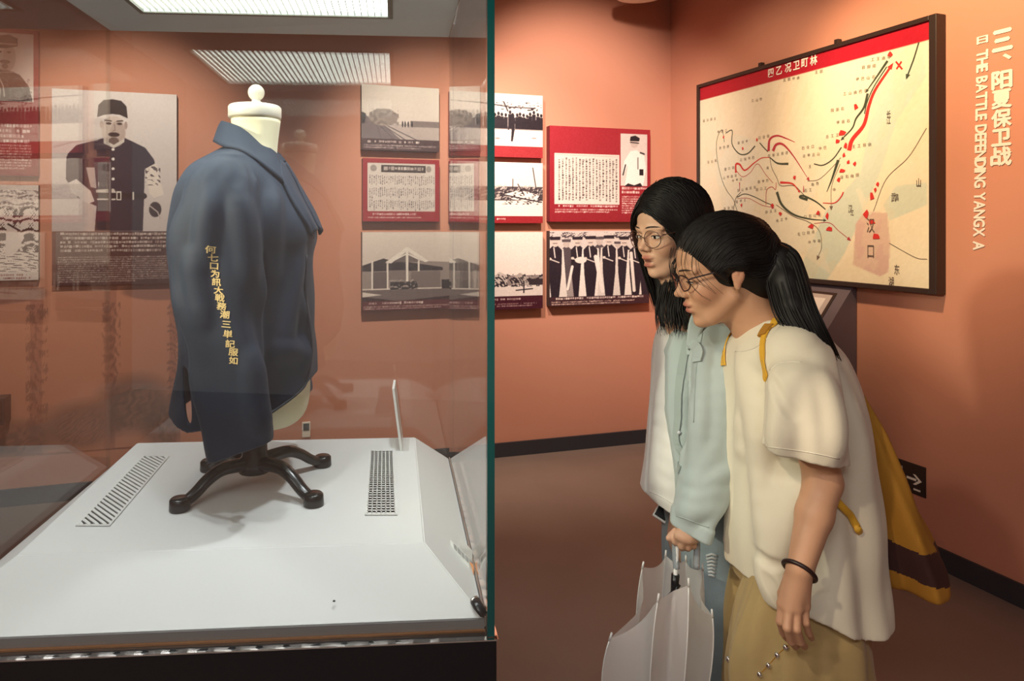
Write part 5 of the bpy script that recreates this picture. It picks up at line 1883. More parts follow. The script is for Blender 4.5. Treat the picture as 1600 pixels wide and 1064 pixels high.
M['seam'] = mat('tee_seam', (0.70, 0.66, 0.55), 0.9)
seam('shoulder_seam', [(1203, 578), (1216, 568), (1235, 565), (1252, 566)], .0012, M['seam'], tee, tbvh)
seam('cuff_seam', [(1197, 698), (1230, 702), (1270, 708), (1312, 717)], .0011, M['seam'], tee, tbvh)
seam('collar_seam', [(1149, 549), (1162, 549), (1182, 542), (1203, 525), (1222, 508), (1243, 498)], .0012, M['seam'], tee, tbvh)
seam('hem_seam', [(1147, 905), (1165, 930), (1190, 945), (1215, 956), (1255, 966)], .0011, M['seam'], tee, tbvh)
q = [P(1144, 532, YA - .005), P(1150, 536, YA - .045), P(1172, 530, YA - .082), P(1204, 510, YA - .090), P(1230, 494, YA - .066), P(1242, 488, YA - .01)]

# trousers
vk = Vox((.55, 1.24, .06), (1.02, 1.84, .86), .0040)
for yy, sd in ((1.425, 5), (1.615, 6)):
    o_ = 0 if yy < 1.5 else .075
    LG = [(.86, .72 + o_ * .3, .885, yy, .07), (.74, .675 + o_ * .7, .90, yy, .085), (.60, .635 + o_, .915, yy, .108), (.40, .625 + o_, .925, yy, .113), (.10, .62 + o_, .935, yy, .116)]
    vk.col(LG, .015, 'add', 0, .10, None, wave(0, .010, 7, sd, ([.1, .5, .8], [1.2, 1.0, .3])), 2.2)
vk.col([(.86, .71, .895, YA, .14), (.70, .69, .905, YA, .155)], .02, 'add', 0, .68, None, None, 2.2)
for yy in (1.425, 1.615):
    vk.col([(.2, .66, .92, yy, .10), (.05, .655, .925, yy, .10)], .004, 'cut', 0, .04, .16, None, 2.2)
vk.cap(P(1187, 960, 1.305), P(1180, 1150, 1.29), .010, .012, .012, 'cut')
vk.cap(P(1290, 990, 1.315), P(1286, 1150, 1.30), .010, .013, .016, 'cut')
tr_, kV, kQ = vox_obj(vk, 'trousers', M['khaki'], pa, 2)
kb = BVHTree.FromPolygons([Vector(v) for v in kV], [tuple(int(i) for i in q) for q in kQ])
for u, v in ((1187, 1053), (1201, 1039), (1215, 1023), (1228, 1011), (1139, 1030)):
    q = lay([(u, v)], .001, kb)
    if q:
        v_, f_ = lathe_np([(.0004, -.0064), (.0045, -.0046), (.0064, 0), (.0045, .0046), (.0004, .0064)], (0, 0), 10)
        from_np('stud', [tuple(Vector(p) + Vector(q[0])) for p in v_], f_, M['chrome'], tr_, True)
seam('stud_seam', [(1187, 1053), (1201, 1039), (1215, 1023), (1228, 1011), (1238, 1003)], .0009, M['bagcloth'], tr_, kb)

# bracelet
wc, wd = P(1249, 892, 1.268), (P(1251, 886, 1.268) - P(1264, 850, 1.28)).normalized()
tilt = (wd + Vector((-.30, -.35, 0))).normalized()
ax1 = tilt.cross(Vector((0, 1, 0))).normalized(); ax2 = tilt.cross(ax1)
ring = [tuple(wc + ax1 * .0285 * math.cos(t) + ax2 * .0290 * math.sin(t)) for t in np.linspace(0, 2 * math.pi, 33)]
br_ = tube_obj('bracelet', ring, .0042, M['bracelet'], None, world=False, sides=10)
tag(br_, 'dark brown band bracelet on the wrist of the person in the cream tee', 'bracelet')

# hair: cap, ponytail, loose strands
vh = Vox((.44, 1.30, 1.02), (1.02, 1.72, 1.62), .0030)
RA = np.array(mA.to_3x3()) / mA.to_3x3().col[0].length
vh.ell(hA((-.022, 0, .048)), np.array((.104, .085, .095)), RA, .01)
vh.ell(hA((-.075, 0, .030)), np.array((.060, .070, .070)), RA, .03)
vh.ell(hA((.108, 0, -.012)), np.array((.088, .112, .086)), RA, .008, 'cut')
vh.ell(hA((-.070, 0, -.025)), np.array((.048, .060, .060)), RA, .03)
vh.ell(hA((.055, 0, -.085)), np.array((.075, .12, .080)), RA, .01, 'cut')
for s in (-1, 1):
    vh.ell(hA((-.008, s * .085, -.013)), np.array((.015, .03, .024)), RA, .008, 'cut')
    vh.cap(hA((.030, s * .074, .030)), hA((.012, s * .077, -.006)), .008, .003, .01)
    vh.cap(hA((.034, s * .0745, .034)), hA((-.034, s * .0790, .026)), .0085, .013, .012)
tie = P(1196, 386, 1.50)
vh.cap(hA((-.10, 0, .045)), tie, .050, .020, .03)
pt = [(1196, 386, 1.50, .020), (1217, 404, 1.48, .031), (1228, 440, 1.455, .036), (1240, 480, 1.425, .034), (1262, 520, 1.395, .027), (1285, 560, 1.385, .021), (1305, 600, 1.40, .014), (1319, 628, 1.43, .007), (1327, 648, 1.45, .002)]
for a, b in zip(pt[:-1], pt[1:]):
    vh.cap(P(*a[:3]), P(*b[:3]), a[3], b[3], .008)
hr, hV, hQ = vox_obj(vh, 'hair', M['hair'], pa, 1)
tube_obj('hair_tie', [tuple(tie + Vector((.004, 0, .002)) + Vector((.012 * math.sin(t) * .6, .022 * math.cos(t), .022 * math.sin(t)))) for t in np.linspace(0, 6.283, 25)], .005, M['lash'], hr, sides=8)
gl = []
for s, ys in ((-1, -1), (-.75, -.7), (-.4, -.3), (0, 0), (.4, .3), (.8, .7), (1, 1)):
    g = []
    for (u, v, Y, r) in pt:
        g.append(P(u, v, Y) + Vector((r * s, -r * math.sqrt(max(0, 1.0 - s * s)), r * s * .5)) * 1.04)
    gl.append(g)
strands('ponytail_strands', gl, 420, .0015, hr, M['hair'], .003, 11)
# combed locks from the hairline back to the tie
gl = []
for p0, p1, p2 in (((.080, .005, .092), (.02, .012, .148), (-.06, .01, .135)), ((.077, -.030, .080), (.02, -.035, .140), (-.06, -.03, .128)), ((.080, .030, .082), (.02, .04, .140), (-.06, .035, .125)), ((.064, .058, .062), (.01, .075, .115), (-.06, .06, .105)),
                   ((.045, .078, .040), (-.01, .087, .075), (-.075, .066, .070)), ((.028, .082, .020), (-.02, .090, .045), (-.08, .066, .040)), ((.010, .082, .038), (-.035, .086, .020), (-.09, .058, .010)), ((-.035, .078, -.01), (-.06, .070, -.015), (-.10, .045, -.005))):
    q0 = Vector(hA(p0)); q1 = Vector(hA(p1)); q2 = Vector(hA(p2))
    q3 = Vector(hA((-.112, p2[1] * .5, max(.075, p2[2] * .72) if p2[2] > 0 else .03)))
    gl.append([q0, q1, q2, q3, tie + (q3 - tie) * .15])
hbv = BVHTree.FromPolygons([Vector(v) for v in hV], [tuple(int(i) for i in q) for q in hQ])
strands('combed_strands', gl, 420, .0012, hr, M['hair'], .0028, 12, 4, .8, hbv)
# loose fringe strands on the forehead and cheek
fr = []
for pts_ in ([(.086, .020, .088), (.102, .030, .055), (.104, .036, .020), (.098, .044, -.012)], [(.080, .036, .084), (.096, .046, .05), (.094, .054, .015), (.080, .062, -.020), (.062, .066, -.040)], [(.074, .044, .078), (.090, .054, .045), (.084, .062, .012), (.066, .068, -.010)],
             [(.088, .006, .090), (.108, .012, .055), (.112, .018, .015), (.108, .024, -.02)], [(.066, .054, .068), (.078, .064, .035), (.068, .071, .005), (.046, .075, -.022)], [(.060, .060, .058), (.066, .069, .03), (.054, .075, 0), (.036, .078, -.03)], [(.088, -.02, .088), (.104, -.022, .05), (.106, -.02, .012), (.102, -.018, -.01)]):
    fr.append([hA(p) for p in pts_])
parts = []
for g in fr:
    q = cr(g, 6)
    for k in range(2):
        o = rng.normal(0, 1, 3) * .0030
        parts.append(tube_np(q + o * np.linspace(.4, 1.6, len(q))[:, None], np.linspace(.0006, .00025, len(q)), 4, 1, False))
V, Fc = merge(parts)
from_np('fringe_strands', V, Fc, M['hair'], hr, True)['kind'] = 'stuff'

# backpack with straps
bg = thing('drawstring_backpack', 'mustard cloth backpack with a dark bottom band on the back of the person in cream', 'backpack', P(1380, 860, 1.5))
vb_ = Vox((.86, 1.26, .66), (1.18, 1.78, 1.18), .004)
BG = rowsY(1.50, [(588, 1312, 1326, .02), (620, 1308, 1338, .06), (660, 1306, 1358, .10), (710, 1306, 1374, .13), (760, 1308, 1392, .145), (812, 1314, 1420, .155), (845, 1322, 1434, .155), (878, 1335, 1434, .15), (884, 1345, 1428, .14)])
vb_.col(BG, .01, 'add', 0, None, None, wave(0, .008, 5, 21, ([.7, 1.1], [1.0, .6])), 2.3)
bgm, gV, gQ = vox_obj(vb_, 'bag', M['bagcloth'], bg, 2)
# dark band: the faces between two slanting heights
cen = gV[gQ].mean(1)
zt_, zb2 = S(806, 1.5) - (cen[:, 0] - X_(1340, 1.5)) * .16, S(852, 1.5) - (cen[:, 0] - X_(1345, 1.5)) * .17
inb = (cen[:, 2] < zt_) & (cen[:, 2] > zb2)
bgm.data.materials.append(M['bagband'])
mi = np.zeros(len(gQ), dtype=np.int32); mi[inb] = 1
bgm.data.polygons.foreach_set('material_index', mi)
def strap(nm, pts, wd, m, par, th=.0032, up=(0, -1, 0)):
    q = cr(pts, 8)
    v, f = tube_np(q, wd / 2, 10, th / wd * 2, True, up)
    return from_np(nm, v, f, m, par, True)
near = lay([(1268, 502), (1250, 495), (1230, 496), (1212, 503), (1200, 516), (1194, 532), (1193, 552), (1195, 572), (1199, 592)], .002, tbvh)
V, Fc = [], []
def ribbon3(nm, pts, wd, m, par, th=.003, bv=None):
    """flat band lying on the cloth: width runs across the path within the surface"""
    q = cr(pts, 6)
    d = np.gradient(q, axis=0); d /= np.linalg.norm(d, axis=1)[:, None] + 1e-9
    V, Fc = [], []
    for p, t in zip(q, d):
        nb = bv.find_nearest(Vector(p))
        n = nb[1] if nb[0] is not None else Vector((0, -1, 0))
        sd = Vector(t).cross(n).normalized()
        base = nb[0] + n * .0015 if nb[0] is not None else Vector(p)
        for a, b in ((-.5, 0), (.5, 0), (.5, 1), (-.5, 1)):
            V.append(tuple(base + sd * wd * a + n * th * b))
    k = len(q)
    for i in range(k - 1):
        for j in range(4):
            j2 = (j + 1) % 4
            Fc.append((i * 4 + j, i * 4 + j2, (i + 1) * 4 + j2, (i + 1) * 4 + j))
    Fc += [(3, 2, 1, 0), tuple((k - 1) * 4 + j for j in range(4))]
    return from_np(nm, V, Fc, m, par, True, False)
st = ribbon3('strap', near, .0165, M['mustard'], bg, .003, tbvh)
bk = lay([(1196, 520), (1202, 513)], .004, tbvh)
ribbon3('strap_buckle', lay([(1193, 526), (1198, 517), (1204, 510)], .002, tbvh), .024, M['bagcloth'], st, .006, tbvh)
far = [P(1176, 508, 1.60), P(1157, 514, 1.600), P(1146, 530, 1.575), P(1143, 548, 1.56), P(1147, 572, 1.55)]
ribbon3('strap', far, .026, M['mustard'], bg, .003, tbvh)
strap('lower_strap', lay([(1300, 774), (1308, 784), (1316, 794), (1324, 803), (1330, 812), (1336, 820), (1340, 827)], .006, tbvh) + [tuple(P(1352, 840, 1.385))], .015, M['mustard'], bg, .005)
# ------------------------------------------------------------------ second visitor, behind
YB = 1.80
Broot = Vector((.725, YB, 0))
pb = thing('person', 'person with loose long black hair and round glasses in a mint jacket, leaning in behind', 'person', Broot)
mB = head_frame(P(1000, 389, 1.755), -24, 10, .985)
hB = lambda p: tuple(mB @ Vector(p))
MO = .006
vx = Vox((.40, 1.38, -0.005), (.92, 2.14, 1.66), .0028)
sculpt_head(vx, mB, MO)
vx.cap(hB((-.022, 0, -.045)), P(1082, 500, YB), .050, .054, .02)
vx.cap(hB((.015, 0, -.07)), P(1066, 500, YB), .030, .040, .03)
vx.cap(P(1082, 500, YB), P(1092, 555, YB), .058, .090, .04)
vx.cap(P(1092, 555, YB), P(1100, 640, YB), .092, .098, .03)
vx.cap(P(1100, 640, YB), P(1105, 760, YB), .098, .084, .03)
vx.cap(P(1105, 760, YB), P(1106, 840, YB), .086, .105, .03)
for near in (True, False):
    if near:
        sh, el, wr = P(1120, 548, 1.665), P(1112, 702, 1.60), P(1077, 818, 1.545)
    else:
        sh, el, wr = P(1075, 548, 1.945), P(1078, 690, 1.985), P(1058, 778, 1.93)
    vx.cap(P(1092, 545, YB), sh, .058, .044, .03)
    vx.cap(sh, el, .042, .033, .01)
    vx.cap(el, wr, .033, .0235, .01)
    if near:
        # fist closed over the umbrella handle, thumb towards the left
        w0 = [(1071, 822, 1.545), (1075, 823, 1.54), (1079, 824, 1.538), (1083, 824, 1.54)]
        kn = [(1060, 836, 1.528), (1068, 841, 1.522), (1076, 843, 1.522), (1084, 842, 1.527)]
        fg = [[(1055, 846, 1.538), (1056, 850, 1.556), (1062, 846, 1.565)], [(1065, 853, 1.530), (1066, 856, 1.552), (1071, 850, 1.562)],
              [(1075, 855, 1.530), (1075, 857, 1.553), (1079, 851, 1.562)], [(1084, 852, 1.534), (1084, 854, 1.553), (1086, 849, 1.560)]]
        th = [(1066, 826, 1.553), (1056, 832, 1.552), (1050, 837, 1.548), (1045, 841, 1.543)]
    else:
        w0 = [(1050, 782, 1.925), (1053, 783, 1.93), (1056, 784, 1.935), (1058, 784, 1.94)]
        kn = [(1044, 797, 1.918), (1048, 801, 1.925), (1052, 803, 1.932), (1056, 803, 1.940)]
        fg = [[(1041, 806, 1.910), (1037, 807, 1.898), (1035, 803, 1.892)], [(1044, 812, 1.916), (1040, 812, 1.902), (1037, 808, 1.894)],
              [(1048, 814, 1.924), (1044, 815, 1.908), (1041, 811, 1.899)], [(1053, 813, 1.932), (1049, 815, 1.918), (1046, 811, 1.908)]]
        th = [(1047, 787, 1.915), (1041, 793, 1.905), (1036, 797, 1.908), (1034, 800, 1.915)]
    for a, b in zip(w0, kn):
        vx.cap(P(*a), P(*b), .0130, .0102, .012)
    for a, ch, rr0 in zip(kn, fg, (.0086, .0090, .0086, .0076)):
        vx.ell(P(*a), (.0098, .0098, .0098), None, .004)
        q = [a] + ch
        for i in range(3):
            vx.cap(P(*q[i]), P(*q[i + 1]), rr0 * (1 - .08 * i), rr0 * (.92 - .08 * i), .0022)
    for i in range(3):
        vx.cap(P(*th[i]), P(*th[i + 1]), (.0125, .0100, .0088)[i], (.0100, .0088, .0074)[i], .006 if i == 0 else .003)
for yy in (1.715, 1.885):
    vx.cap((.725, yy, .82), (.715, yy, .46), .075, .050, .03)
    vx.cap((.715, yy, .46), (.735, yy, .09), .048, .033, .02)
    vx.cap((.74, yy, .05), (.61, yy - .01, .03), .034, .026, .02)
vx.ell((.725, YB, .83), (.110, .150, .10), None, .04)
bodyB, bV, bQ = vox_obj(vx, 'body', M['skin'], pb)
skin_colours(bodyB, bV, (0.64, 0.385, 0.255), face_spots(mB, MO))
eyes(mB, pb, .10, 1.0)
glasses(mB, 'thin metal round eyeglasses worn by the person in the mint jacket', '', M['glassmetal'], .0265, .0235, .0011, P(1010, 380, 1.75), .004)
for yy in (1.715, 1.885):
    v_ = Vox((.52, yy - .07, 0), (.82, yy + .07, .14), .004)
    v_.cap((.755, yy, .045), (.605, yy - .01, .036), .048, .040, .02)
    v_.cap((.755, yy, .05), (.75, yy, .10), .046, .044, .02)
    v_.op(lambda x, y, z: .004 - z + 0 * x + 0 * y, (.5, yy - .1, -.05), (.9, yy + .1, .15), 0, 'keep')
    vox_obj(v_, 'shoe', M['shoe'], pb)

# white tee
vt = Vox((.50, 1.50, .62), (.96, 2.10, 1.34), .0036)
TB = rowsY(YB, [(492, 1050, 1124, .075), (510, 1042, 1140, .11), (530, 1034, 1150, .135), (560, 1029, 1160, .155), (600, 1026, 1168, .165), (660, 1022, 1172, .17), (720, 1017, 1174, .175), (800, 1012, 1178, .185), (840, 1010, 1180, .19)])
TB = [(z, a, b, YB + .03, h * .92) for z, a, b, y, h in TB]
hB_ = lambda x, y: np.interp(x, [X_(u, YB) for u in (1010, 1035, 1060, 1100, 1140, 1180)], [S(v, YB) for v in (776, 785, 801, 822, 829, 832)]).astype(np.float32)
dB = wave(0, .0065, 6, 13, ([S(v, YB) for v in (830, 680, 540)], [1.0, .8, .3]))
vt.col(TB, .01, 'add', 0, None, S(496, YB), dB, 2.1, hB_)
vt.col([r for r in TB if r[0] < S(700, YB)], .004, 'cut', -.010, S(850, YB), S(745, YB), dB, 2.1)
vt.cap(P(1046, 470, YB), P(1072, 500, YB), .058, .054, .006, 'cut')
ridges(vt, [[(1042, 560), (1036, 680), (1030, 775)], [(1054, 580), (1050, 690), (1046, 782)], [(1034, 600), (1026, 700), (1020, 768)]], .014, .004, .025)
teeB, tV, tQ = vox_obj(vt, 'tee_shirt', M['teewhite'], pb, 2)
tb2 = BVHTree.FromPolygons([Vector(v) for v in tV], [tuple(int(i) for i in q) for q in tQ])
M['seamw'] = mat('tee_seam_white', (0.62, 0.61, 0.58), 0.9)
seam('hem_seam', [(1016, 768), (1030, 774), (1045, 783), (1058, 792)], .0011, M['seamw'], teeB, tb2)

# mint jacket: open, its near half with the sleeve
vj = Vox((.50, 1.42, .62), (.98, 2.12, 1.36), .0036)
JB = [(z, a - .012, b + .014, y, h + .016) for z, a, b, y, h in TB]
hJ = lambda x, y: np.interp(x, [X_(u, YB) for u in (1050, 1075, 1100, 1180)], [S(v, YB) for v in (785, 792, 800, 806)]).astype(np.float32)
dJ = wave(0, .0075, 5, 17)
vj.col(JB, .01, 'add', 0, None, S(490, YB), dJ, 2.1, hJ)
edge = [(490, 1074), (520, 1072), (560, 1058), (600, 1054), (650, 1052), (700, 1056), (750, 1060), (800, 1062)]
ez = [S(v, 1.68) for v, u in edge][::-1]; ex_ = [X_(u, 1.68) for v, u in edge][::-1]
vj.op(lambda x, y, z: (np.interp(z, ez, ex_).astype(np.float32) - x) + np.maximum(0, y - 1.80) * 3 + 0 * y, (.4, 1.3, .5), (1.2, 2.3, 1.5), 0, 'keep')
SJ = [(S(v, Y), X_(a, Y), X_(b, Y), Y, h) for v, a, b, Y, h in ((505, 1098, 1152, 1.70, .05), (530, 1090, 1160, 1.66, .064), (570, 1083, 1166, 1.625, .068), (640, 1078, 1164, 1.60, .068), (700, 1074, 1158, 1.59, .066), (740, 1068, 1150, 1.58, .062), (780, 1060, 1136, 1.565, .056), (806, 1055, 1118, 1.555, .048), (836, 1053, 1108, 1.548, .042), (850, 1053, 1108, 1.548, .042))]
dSJ = wave(0, .0085, 3, 19)
cz = lambda x, y: (S(818, 1.55) - (x - X_(1052, 1.55)) * .35 - .004).astype(np.float32)
vj.col(SJ, .012, 'add', 0, None, None, dSJ, 2.2, cz)
vj.col(SJ, .004, 'add', .0045, None, None, dSJ, 2.2, cz, lambda x, y: cz(x, y) + .034)
ridges(vj, [[(1100, 545), (1094, 640), (1098, 720)], [(1128, 560), (1124, 660), (1110, 740)], [(1068, 742), (1092, 756), (1130, 738)], [(1063, 768), (1086, 780), (1120, 768)], [(1060, 790), (1082, 800), (1112, 792)], [(1110, 700), (1090, 735), (1068, 758)],
            [(1072, 600), (1070, 680), (1072, 740)], [(1084, 620), (1086, 690), (1082, 730)]], .013, .0045, .022)
vj.col([r for r in SJ if r[0] < S(795, 1.56)], .004, 'cut', -.009, None, S(822, 1.55), dSJ, 2.2, lambda x, y: cz(x, y) - .03)
vj.col([r for r in JB if r[0] < S(700, YB)], .004, 'cut', -.012, S(850, YB), S(760, YB), dJ, 2.1)
vj.cap(P(1046, 465, YB), P(1076, 500, YB), .064, .060, .006, 'cut')
jkB, jV, jQ = vox_obj(vj, 'jacket', M['mint'], pb, 2)
jb2 = BVHTree.FromPolygons([Vector(v) for v in jV], [tuple(int(i) for i in q) for q in jQ])
seam('cuff_seam', [(1057, 806), (1075, 812), (1095, 820), (1108, 824)], .0015, M['mintdark'], jkB, jb2)
seam('sleeve_seam', [(1098, 520), (1090, 560), (1086, 610), (1084, 660)], .0014, M['mintdark'], jkB, jb2)
q = lay([(1080, 500), (1078, 520), (1068, 560), (1062, 600), (1060, 650), (1061, 700), (1063, 735)], .001, jb2)
if len(q) > 3: ribbon3('placket', q, .020, M['mintdark'], jkB, .0025, jb2)
q = lay([(1074, 548), (1084, 540), (1092, 548), (1090, 566)], .001, jb2)
if len(q) > 2: ribbon3('pocket_flap', q, .024, M['mint'], jkB, .004, jb2)
# open collar leaf
def patch(nm, pts, m, par, th=.003):
    return strip(nm, pts, m, par, 5, th)
patch('collar', [[tuple(P(1096, 478, 1.72)), tuple(P(1084, 486, 1.700)), tuple(P(1076, 505, 1.675)), tuple(P(1072, 540, 1.655))],
                 [tuple(P(1114, 492, 1.70)), tuple(P(1104, 505, 1.670)), tuple(P(1094, 525, 1.652)), tuple(P(1084, 548, 1.645))]], M['mint'], jkB)
for u, v in ((1062, 676),):
    q = lay([(u, v)], .003, jb2)
    if q:
        v_, f_ = tube_np([Vector(q[0]), Vector(q[0]) + Vector((-.0005, -.003, 0))], .005, 12)
        from_np('button', v_, f_, M['thread'], jkB, True)

# jeans
vk = Vox((.50, 1.56, .06), (.94, 2.04, .86), .004)
for yy, sd in ((1.715, 25), (1.885, 26)):
    vk.col([(.86, .625, .845, yy, .088), (.72, .630, .835, yy, .085), (.46, .635, .80, yy, .074), (.10, .64, .83, yy, .080)], .012, 'add', 0, .10, None, wave(0, .005, 4, sd), 2.1)
vk.col([(.86, .625, .845, YB, .16), (.72, .63, .835, YB, .15)], .02, 'add', 0, .73, None, None, 2.1)
for yy in (1.715, 1.885):
    vk.col([(.2, .66, .81, yy, .066), (.05, .66, .81, yy, .066)], .004, 'cut', 0, .04, .16, None, 2.1)
jn, kV2, kQ2 = vox_obj(vk, 'jeans', M['denim'], pb, 2)
kb2 = BVHTree.FromPolygons([Vector(v) for v in kV2], [tuple(int(i) for i in q) for q in kQ2])
for k in range(7):
    q = lay([(1104 + k * .5, 868 + k * 5), (1112, 865 + k * 5.5), (1120 - k * .6, 868 + k * 5.5)], .0015, kb2)
    if len(q) == 3: tube_obj('torn_thread', q, .0030, M['thread'], jn, sides=5)

# long loose hair
vh = Vox((.48, 1.58, 1.10), (.92, 2.02, 1.68), .0030)
RB_ = np.array(mB.to_3x3()) / mB.to_3x3().col[0].length
vh.ell(hB((-.020, 0, .052)), np.array((.110, .090, .101)), RB_, .01)
vh.ell(hB((-.045, 0, -.010)), np.array((.080, .090, .085)), RB_, .03)
for s in (-1, 1):
    vh.cap(hB((.012, s * .070, .03)), hB((.016, s * .076, -.10)), .026, .022, .02)
vh.ell(hB((.116, 0, -.036)), np.array((.080, .084, .118)), RB_, .008, 'cut')
vh.cap(hB((-.04, 0, -.03)), P(1078, 460, 1.80), .072, .045, .03)
vh.cap(hB((-.005, .05, -.06)), P(1062, 478, 1.735), .036, .020, .02)
vh.cap(P(1062, 478, 1.735), P(1062, 512, 1.70), .018, .004, .02)
vh.cap(hB((.010, -.05, -.06)), P(1034, 462, 1.84), .026, .014, .02)
vh.cap(P(1034, 462, 1.84), P(1042, 505, 1.82), .014, .003, .02)
hrB, hV, hQ = vox_obj(vh, 'hair', M['hair'], pb, 1)
hbv = BVHTree.FromPolygons([Vector(v) for v in hV], [tuple(int(i) for i in q) for q in hQ])
gl = []
for p0, p1, p2, u, v, Y in (((.078, -.012, .098), (.085, .018, .070), (.060, .070, .01), 1050, 505, 1.72), ((.070, -.012, .112), (.050, .060, .085), (.034, .088, .0), 1058, 522, 1.715), ((.04, -.008, .140), (.02, .072, .10), (.012, .100, .0), 1066, 530, 1.72),
                            ((0, -.005, .154), (-.02, .074, .11), (-.02, .102, .0), 1076, 525, 1.735), ((-.04, 0, .148), (-.065, .066, .10), (-.06, .088, 0), 1086, 510, 1.75), ((-.08, 0, .115), (-.10, .04, .08), (-.105, .05, 0), 1096, 500, 1.77)):
    q2 = Vector(hB(p2)); e = P(u, v, Y)
    gl.append([hB(p0), hB(p1), tuple(q2), tuple(q2 * .45 + e * .55 + Vector((-.004, -.01, 0))), tuple(e)])
strands('loose_strands', gl, 420, .0013, hrB, M['hair'], .003, 31, 4, .25, hbv)
gl = []
for p0, p1, p2, u, v, Y in (((.078, -.016, .098), (.088, -.040, .065), (.070, -.070, .01), 1030, 505, 1.84), ((.05, -.014, .130), (.045, -.068, .08), (.040, -.088, 0), 1040, 518, 1.84), ((0, -.01, .152), (-.01, -.08, .10), (-.01, -.10, 0), 1044, 522, 1.86)):
    q2 = Vector(hB(p2)); e = P(u, v, Y)
    gl.append([hB(p0), hB(p1), tuple(q2), tuple(q2 * .45 + e * .55), tuple(e)])
strands('far_strands', gl, 180, .0013, hrB, M['hair'], .003, 32)
gl = [[tuple(P(u + 8, 440, Y)), tuple(P(u, 480, Y)), tuple(P(u + 2, 500, Y - .01)), tuple(P(u + 4 + (k % 2) * 5, 524 + 4 * (k % 3), Y - .02))] for k, (u, Y) in enumerate(((1026, 1.80), (1036, 1.76), (1046, 1.74), (1054, 1.72), (1066, 1.70), (1076, 1.70)))]
strands('hair_ends', gl, 110, .0014, hrB, M['hair'], .004, 33)
tube_obj('stray_loop', cr([tuple(P(u, v, 1.80)) for u, v in ((1050, 290), (1054, 284), (1062, 282), (1070, 285), (1080, 292))], 5), .0010, M['hair'], hrB, sides=5)

# phone in the far hand
ph = thing('phone', 'phone in a pale case held under the white hem beside the mint sleeve', 'phone', P(1039, 800, 1.895))
d1 = (P(1030, 815, 1.885) - P(1046, 786, 1.905)).normalized()
nrm = Vector((-.55, -.83, -.05)).normalized(); sd = d1.cross(nrm).normalized(); nrm = sd.cross(d1)
Mx = Matrix(((sd.x, d1.x, nrm.x, 0), (sd.y, d1.y, nrm.y, 0), (sd.z, d1.z, nrm.z, 0), (0, 0, 0, 1)))
Mx.translation = P(1040, 792, 1.893)
bm = bmesh.new(); box(bm, (-.020, -.075, -.005), (.020, .042, .005), .004, Mx); from_bm('case', bm, M['white'], ph, True)
bm = bmesh.new(); box(bm, (-.016, -.070, .0051), (.016, .036, .0062), .0004, Mx); from_bm('screen', bm, M['black'], ph, True)

# half-open clear umbrella hanging from the near hand
um = thing('umbrella', 'half-open frosted clear umbrella with pale ribs hanging from the mint sleeve hand', 'umbrella', P(1040, 1300, 1.54))
def frosted():
    m = bpy.data.materials.new('umbrella_film'); m.use_nodes = True
    nt = m.node_tree; nt.nodes.remove(nt.nodes['Principled BSDF'])
    o = nt.nodes['Material Output']
    N = nt.nodes.new
    tr, df, tl_, gl_ = N('ShaderNodeBsdfTransparent'), N('ShaderNodeBsdfDiffuse'), N('ShaderNodeBsdfTranslucent'), N('ShaderNodeBsdfGlossy')
    df.inputs[0].default_value = (.92, .92, .91, 1); tl_.inputs[0].default_value = (.88, .87, .85, 1); gl_.inputs['Roughness'].default_value = .25
    a, b, c = N('ShaderNodeMixShader'), N('ShaderNodeMixShader'), N('ShaderNodeMixShader')
    a.inputs[0].default_value = .50; b.inputs[0].default_value = .80; c.inputs[0].default_value = .06
    L = nt.links.new
    L(df.outputs[0], a.inputs[1]); L(tl_.outputs[0], a.inputs[2]); L(tr.outputs[0], b.inputs[1]); L(a.outputs[0], b.inputs[2]); L(b.outputs[0], c.inputs[1]); L(gl_.outputs[0], c.inputs[2]); L(c.outputs[0], o.inputs[0])
    return m
M['film'] = frosted()
M['clear'] = mat('clear_handle', (0.62, 0.70, 0.76), 0.18, spec=0.6)
M['clear'].node_tree.nodes['Principled BSDF'].inputs['Transmission Weight'].default_value = .55
M['shaft'] = mat('umbrella_shaft', (0.80, 0.80, 0.78), 0.3)
tip = P(1030, 1330, 1.53); tip.z = .075
top = P(1059, 838, 1.545)
axis = (tip - top).normalized()
tube_obj('shaft', [tuple(top), tuple(tip)], .0048, M['shaft'], um, sides=12)
tube_obj('ferrule', [tuple(tip), tuple(tip + axis * .055)], [.006, .003], M['shaft'], um, sides=12)
tube_obj('handle', cr([tuple(P(1057, 888, 1.545)), tuple(P(1055, 862, 1.548)), tuple(P(1055, 848, 1.550)), tuple(P(1062, 836, 1.55)), tuple(P(1074, 834, 1.55)), tuple(P(1086, 838, 1.55)), tuple(P(1089, 852, 1.55)), tuple(P(1088, 888, 1.552))], 5), .0075, M['clear'], um, sides=12)
run = top + axis * ((P(1059, 905, 1.545) - top).length)
lathe_o = tube_obj('runner', [tuple(run - axis * .012), tuple(run + axis * .03)], [.0095, .0085], M['black'], um, sides=12)
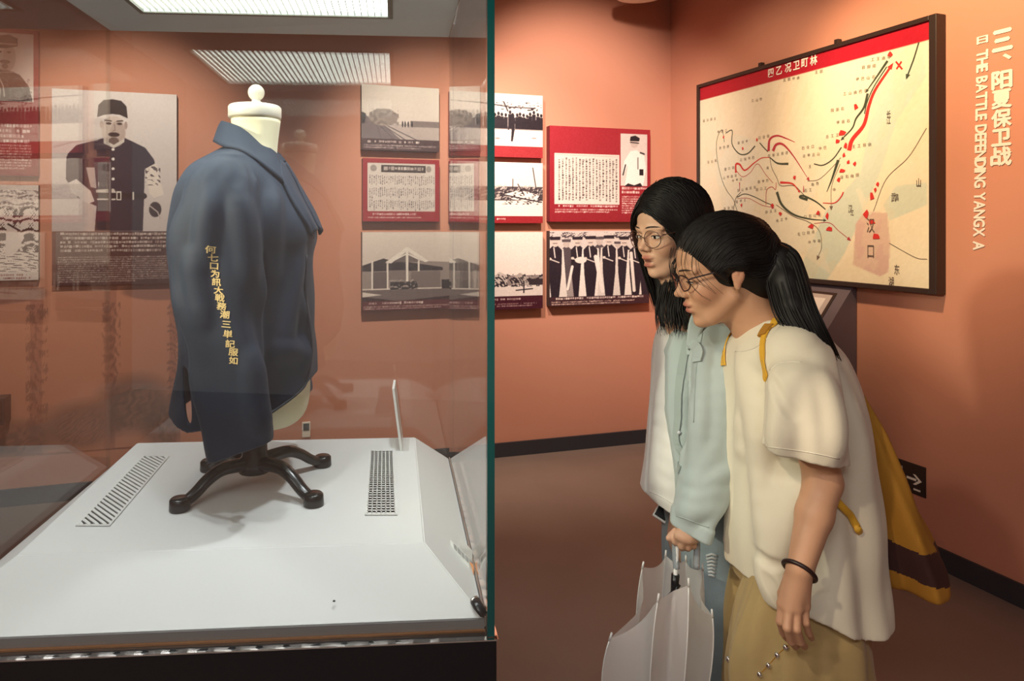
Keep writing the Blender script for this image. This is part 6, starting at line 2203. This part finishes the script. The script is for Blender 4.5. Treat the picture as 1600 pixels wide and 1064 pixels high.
tube_obj('catch', [tuple(run + Vector((.008, -.006, -.008))), tuple(run + Vector((-.010, -.010, -.03)))], .004, M['black'], um, sides=8)
rim = [(1004, 886, 1.60), (953, 998, 1.47), (1028, 938, 1.425), (1076, 914, 1.44), (1113, 962, 1.50), (1098, 889, 1.58), (1072, 876, 1.65), (1040, 868, 1.66)]
ctl = [(975, 1010, 1.62), (905, 1130, 1.46), (1000, 1110, 1.37), (1078, 1100, 1.39), (1128, 1080, 1.48), (1112, 1050, 1.60), (1075, 1030, 1.68), (1025, 1020, 1.68)]
ribs = []
for (a, c_) in zip(rim, ctl):
    A_, C_ = P(*a), P(*c_)
    C_.z = max(C_.z, .24)
    q = [(1 - t) ** 2 * A_ + 2 * t * (1 - t) * C_ + t * t * tip for t in [float(i_) / 16 for i_ in range(17)]]
    ribs.append(q)
cen_ = [top + (tip - top) * t for t in [.1 + .9 * i_ / 16 for i_ in range(17)]]
for i in range(8):
    ra, rb = ribs[i], ribs[(i + 1) % 8]
    V, Fc = [], []
    K = 9
    for j in range(17):
        for k in range(K):
            t = k / (K - 1)
            p = ra[j] * (1 - t) + rb[j] * t
            cp = top + axis * max(0, (p - top).dot(axis))
            sag = math.sin(math.pi * t)
            gap = (ra[j] - rb[j]).length
            p = p + (cp - p) * sag * min(.42, .10 + .9 * gap) * (.9 + .25 * math.sin(3 * i + 5 * t))
            if j == 0: p = p + axis * sag * gap * .08
            V.append(tuple(p))
    for j in range(16):
        for k in range(K - 1):
            Fc.append((j * K + k, j * K + k + 1, (j + 1) * K + k + 1, (j + 1) * K + k))
    from_np('canopy_panel', V, Fc, M['film'], um, True)
for q in ribs:
    rb_ = tube_obj('rib', [tuple(p) for p in q], .0016, M['shaft'], um, sides=6)
    d0 = (q[0] - q[1]).normalized()
    tube_obj('rib_tip', [tuple(q[0] - d0 * .004), tuple(q[0] + d0 * .014)], [.0028, .0022], M['shaft'], rb_, sides=8)
for i in (0, 2, 5, 7):
    tube_obj('stretcher', [tuple(run + axis * .02), tuple(ribs[i][5])], .0014, M['dark'], um, sides=6)
